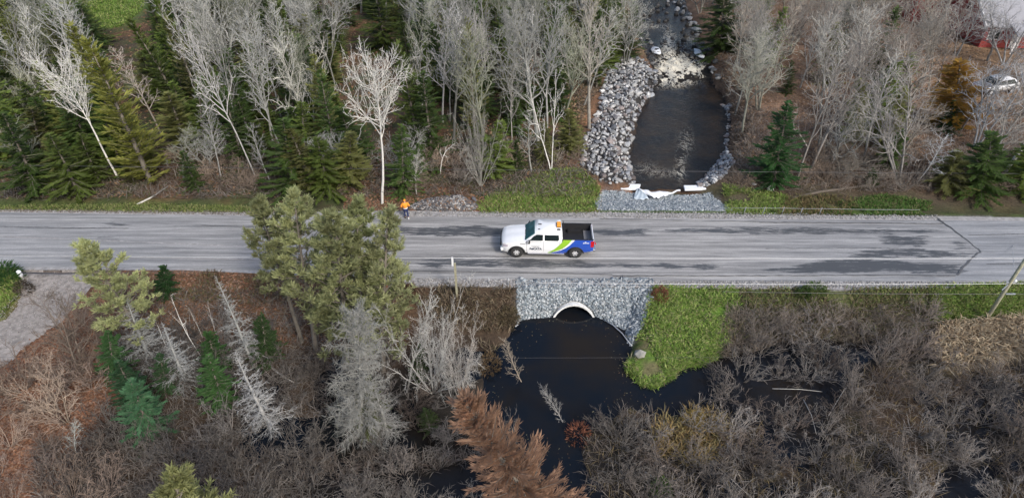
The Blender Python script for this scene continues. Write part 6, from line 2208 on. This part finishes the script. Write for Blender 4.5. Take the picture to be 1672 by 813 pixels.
cover('leaf_litter', [(160, 440), (640, 452), (640, 560), (180, 560)], 9000, .13, .11, LEAFC + ((.14, .09, .05),), 'leaf', up=.25, spread=1.2, bend=.1)
cover('leaf_litter', [(560, 345), (800, 346), (800, 325), (700, 300), (560, 315)], 3500, .13, .11, LEAFC, 'leaf', up=.25, spread=1.2, bend=.1)
cover('leaf_litter', [(1180, -30), (1690, -30), (1690, 300), (1200, 300)], 22000, .19, .15, ((.24, .165, .12), (.28, .21, .155), (.20, .12, .075), (.30, .19, .11)), 'leaf', up=.25, spread=1.2, bend=.1)
cover('leaf_litter', [(0, 325), (960, 320), (960, -20), (0, -20)], 22000, .2, .18, ((.22, .12, .065), (.16, .10, .06), (.26, .17, .10), (.08, .10, .03)), 'leaf', up=.25, spread=1.2, bend=.1)
cover('leaf_litter', [(945, -20), (1040, -20), (1062, 105), (1000, 106), (950, 200), (930, 200)], 5000, .2, .17, ((.20, .12, .07), (.25, .17, .10), (.13, .09, .06), (.28, .20, .13)), 'leaf', up=.25, spread=1.2, bend=.1)
cover('leaf_litter', [(1135, -20), (1230, -20), (1230, 300), (1196, 300), (1200, 200), (1175, 120)], 5000, .18, .15, ((.20, .13, .08), (.25, .17, .11), (.13, .10, .07)), 'leaf', up=.25, spread=1.2, bend=.1)
cover('undergrowth', [(1140, -10), (1230, -10), (1250, 300), (1194, 300), (1202, 200), (1172, 110)], 3500, .7, .035, ((.28, .25, .21), (.2, .17, .14)), up=.5, spread=1.1, bend=.25)
cover('undergrowth', [(940, -10), (1036, -10), (1058, 100), (1000, 104), (945, 200)], 3500, .7, .035, ((.28, .24, .19), (.2, .16, .12)), up=.5, spread=1.1, bend=.25)
cover('dead_stalks', [(1062, 466), (1212, 464), (1206, 505), (1180, 582), (1125, 612), (1088, 648), (1030, 650), (1006, 600), (1022, 560), (1046, 530)], 1500, .34, .04, ((.36, .31, .17), (.28, .22, .12), (.42, .38, .24)), up=.7, spread=1.1, thin=.4)
cover('dead_stalks', [(765, 349), (980, 349), (985, 300), (950, 270), (900, 270), (840, 295), (795, 316)], 1600, .34, .04, ((.36, .30, .17), (.28, .20, .11)), up=.7, spread=1.1, thin=.4)
cover('undergrowth', [(1185, 505), (1540, 500), (1530, 560), (1400, 570), (1175, 590)], 6000, .6, .03, ((.26, .21, .17), (.2, .165, .13), (.3, .26, .19)), up=.6, spread=1.0, bend=.3)
cover('dry_grass', [(1185, 490), (1540, 490), (1530, 550), (1180, 560)], 2500, .4, .04, ((.24, .19, .11), (.18, .15, .09), (.16, .18, .07)), spread=1.0, thin=.3)
def crumbs(px, n, size, *cols):
    P = scatter(px, n)
    P[:, 2] = np.maximum(P[:, 2], 0.008)
    stones('gravel_crumbs', P, size, pick(len(P), *cols), M['crushed'], sink=.1)


CR = ((.30, .29, .28), (.22, .21, .20), (.40, .39, .38))
crumbs([(560, 345), (1200, 348), (1530, 352), (1530, 360), (1000, 357), (560, 353)], 3500, .085, *CR)
crumbs([(640, 455), (1060, 460), (1560, 461), (1560, 472), (1060, 471), (640, 468)], 4500, .085, *CR)
crumbs([(30, 452), (45, 441), (150, 440), (160, 458), (125, 497), (60, 548), (0, 589), (0, 520), (38, 475)], 1200, .05, (.30, .27, .24), (.22, .195, .175), (.38, .36, .33))
crumbs([(0, 342), (520, 346), (520, 354), (0, 347)], 1600, .08, (.14, .12, .10), (.20, .18, .16))
cover('leaf_litter', [(180, 437), (480, 441), (640, 453), (640, 462), (480, 450), (180, 444)], 2200, .09, .07, LEAFC, 'leaf', up=.1, spread=1.2, bend=.05)
# leaves adrift along the pond's shore
q = wpoly(P_POND, 700)
dd_ = -sdist(P_POND, q[:, 0], q[:, 1])
q = q[NR.random(len(q)) < np.exp(-np.maximum(dd_ - .1, 0) * 2.2)]
q[:, 2] = POND_Z + .012
cloud('floating_leaves', q, .055, .045, pick(len(q), (.12, .09, .05), (.10, .06, .035), (.2, .18, .11)), M['leaf'], up=.02, spread=1.2, bend=0)
# fine fallen twigs and dead stems
TW = ((.20, .17, .145), (.15, .12, .10), (.28, .25, .22))
cover('undergrowth', [(0, 326), (960, 322), (960, 230), (0, 220)], 16000, .75, .035, TW, 'blade', up=.5, spread=1.1, bend=.25)
cover('undergrowth', [(1195, 312), (1690, 318), (1690, 180), (1195, 180)], 12000, .75, .035, ((.28, .23, .19), (.2, .16, .13), (.33, .29, .25)), 'blade', up=.5, spread=1.1, bend=.25)
cover('undergrowth', [(190, 470), (640, 480), (640, 700), (200, 760)], 10000, .6, .028, TW, 'blade', up=.5, spread=1.1, bend=.25)
cover('undergrowth', [(930, 700), (1060, 655), (1200, 590), (1690, 560), (1690, 840), (930, 840)], 9000, .6, .026, TW + ((.22, .17, .09),), 'blade', up=.6, spread=1.0, bend=.25)
cover('undergrowth', [(60, 720), (420, 740), (800, 740), (760, 840), (60, 840)], 10000, .6, .026, TW, 'blade', up=.6, spread=1.0, bend=.25)
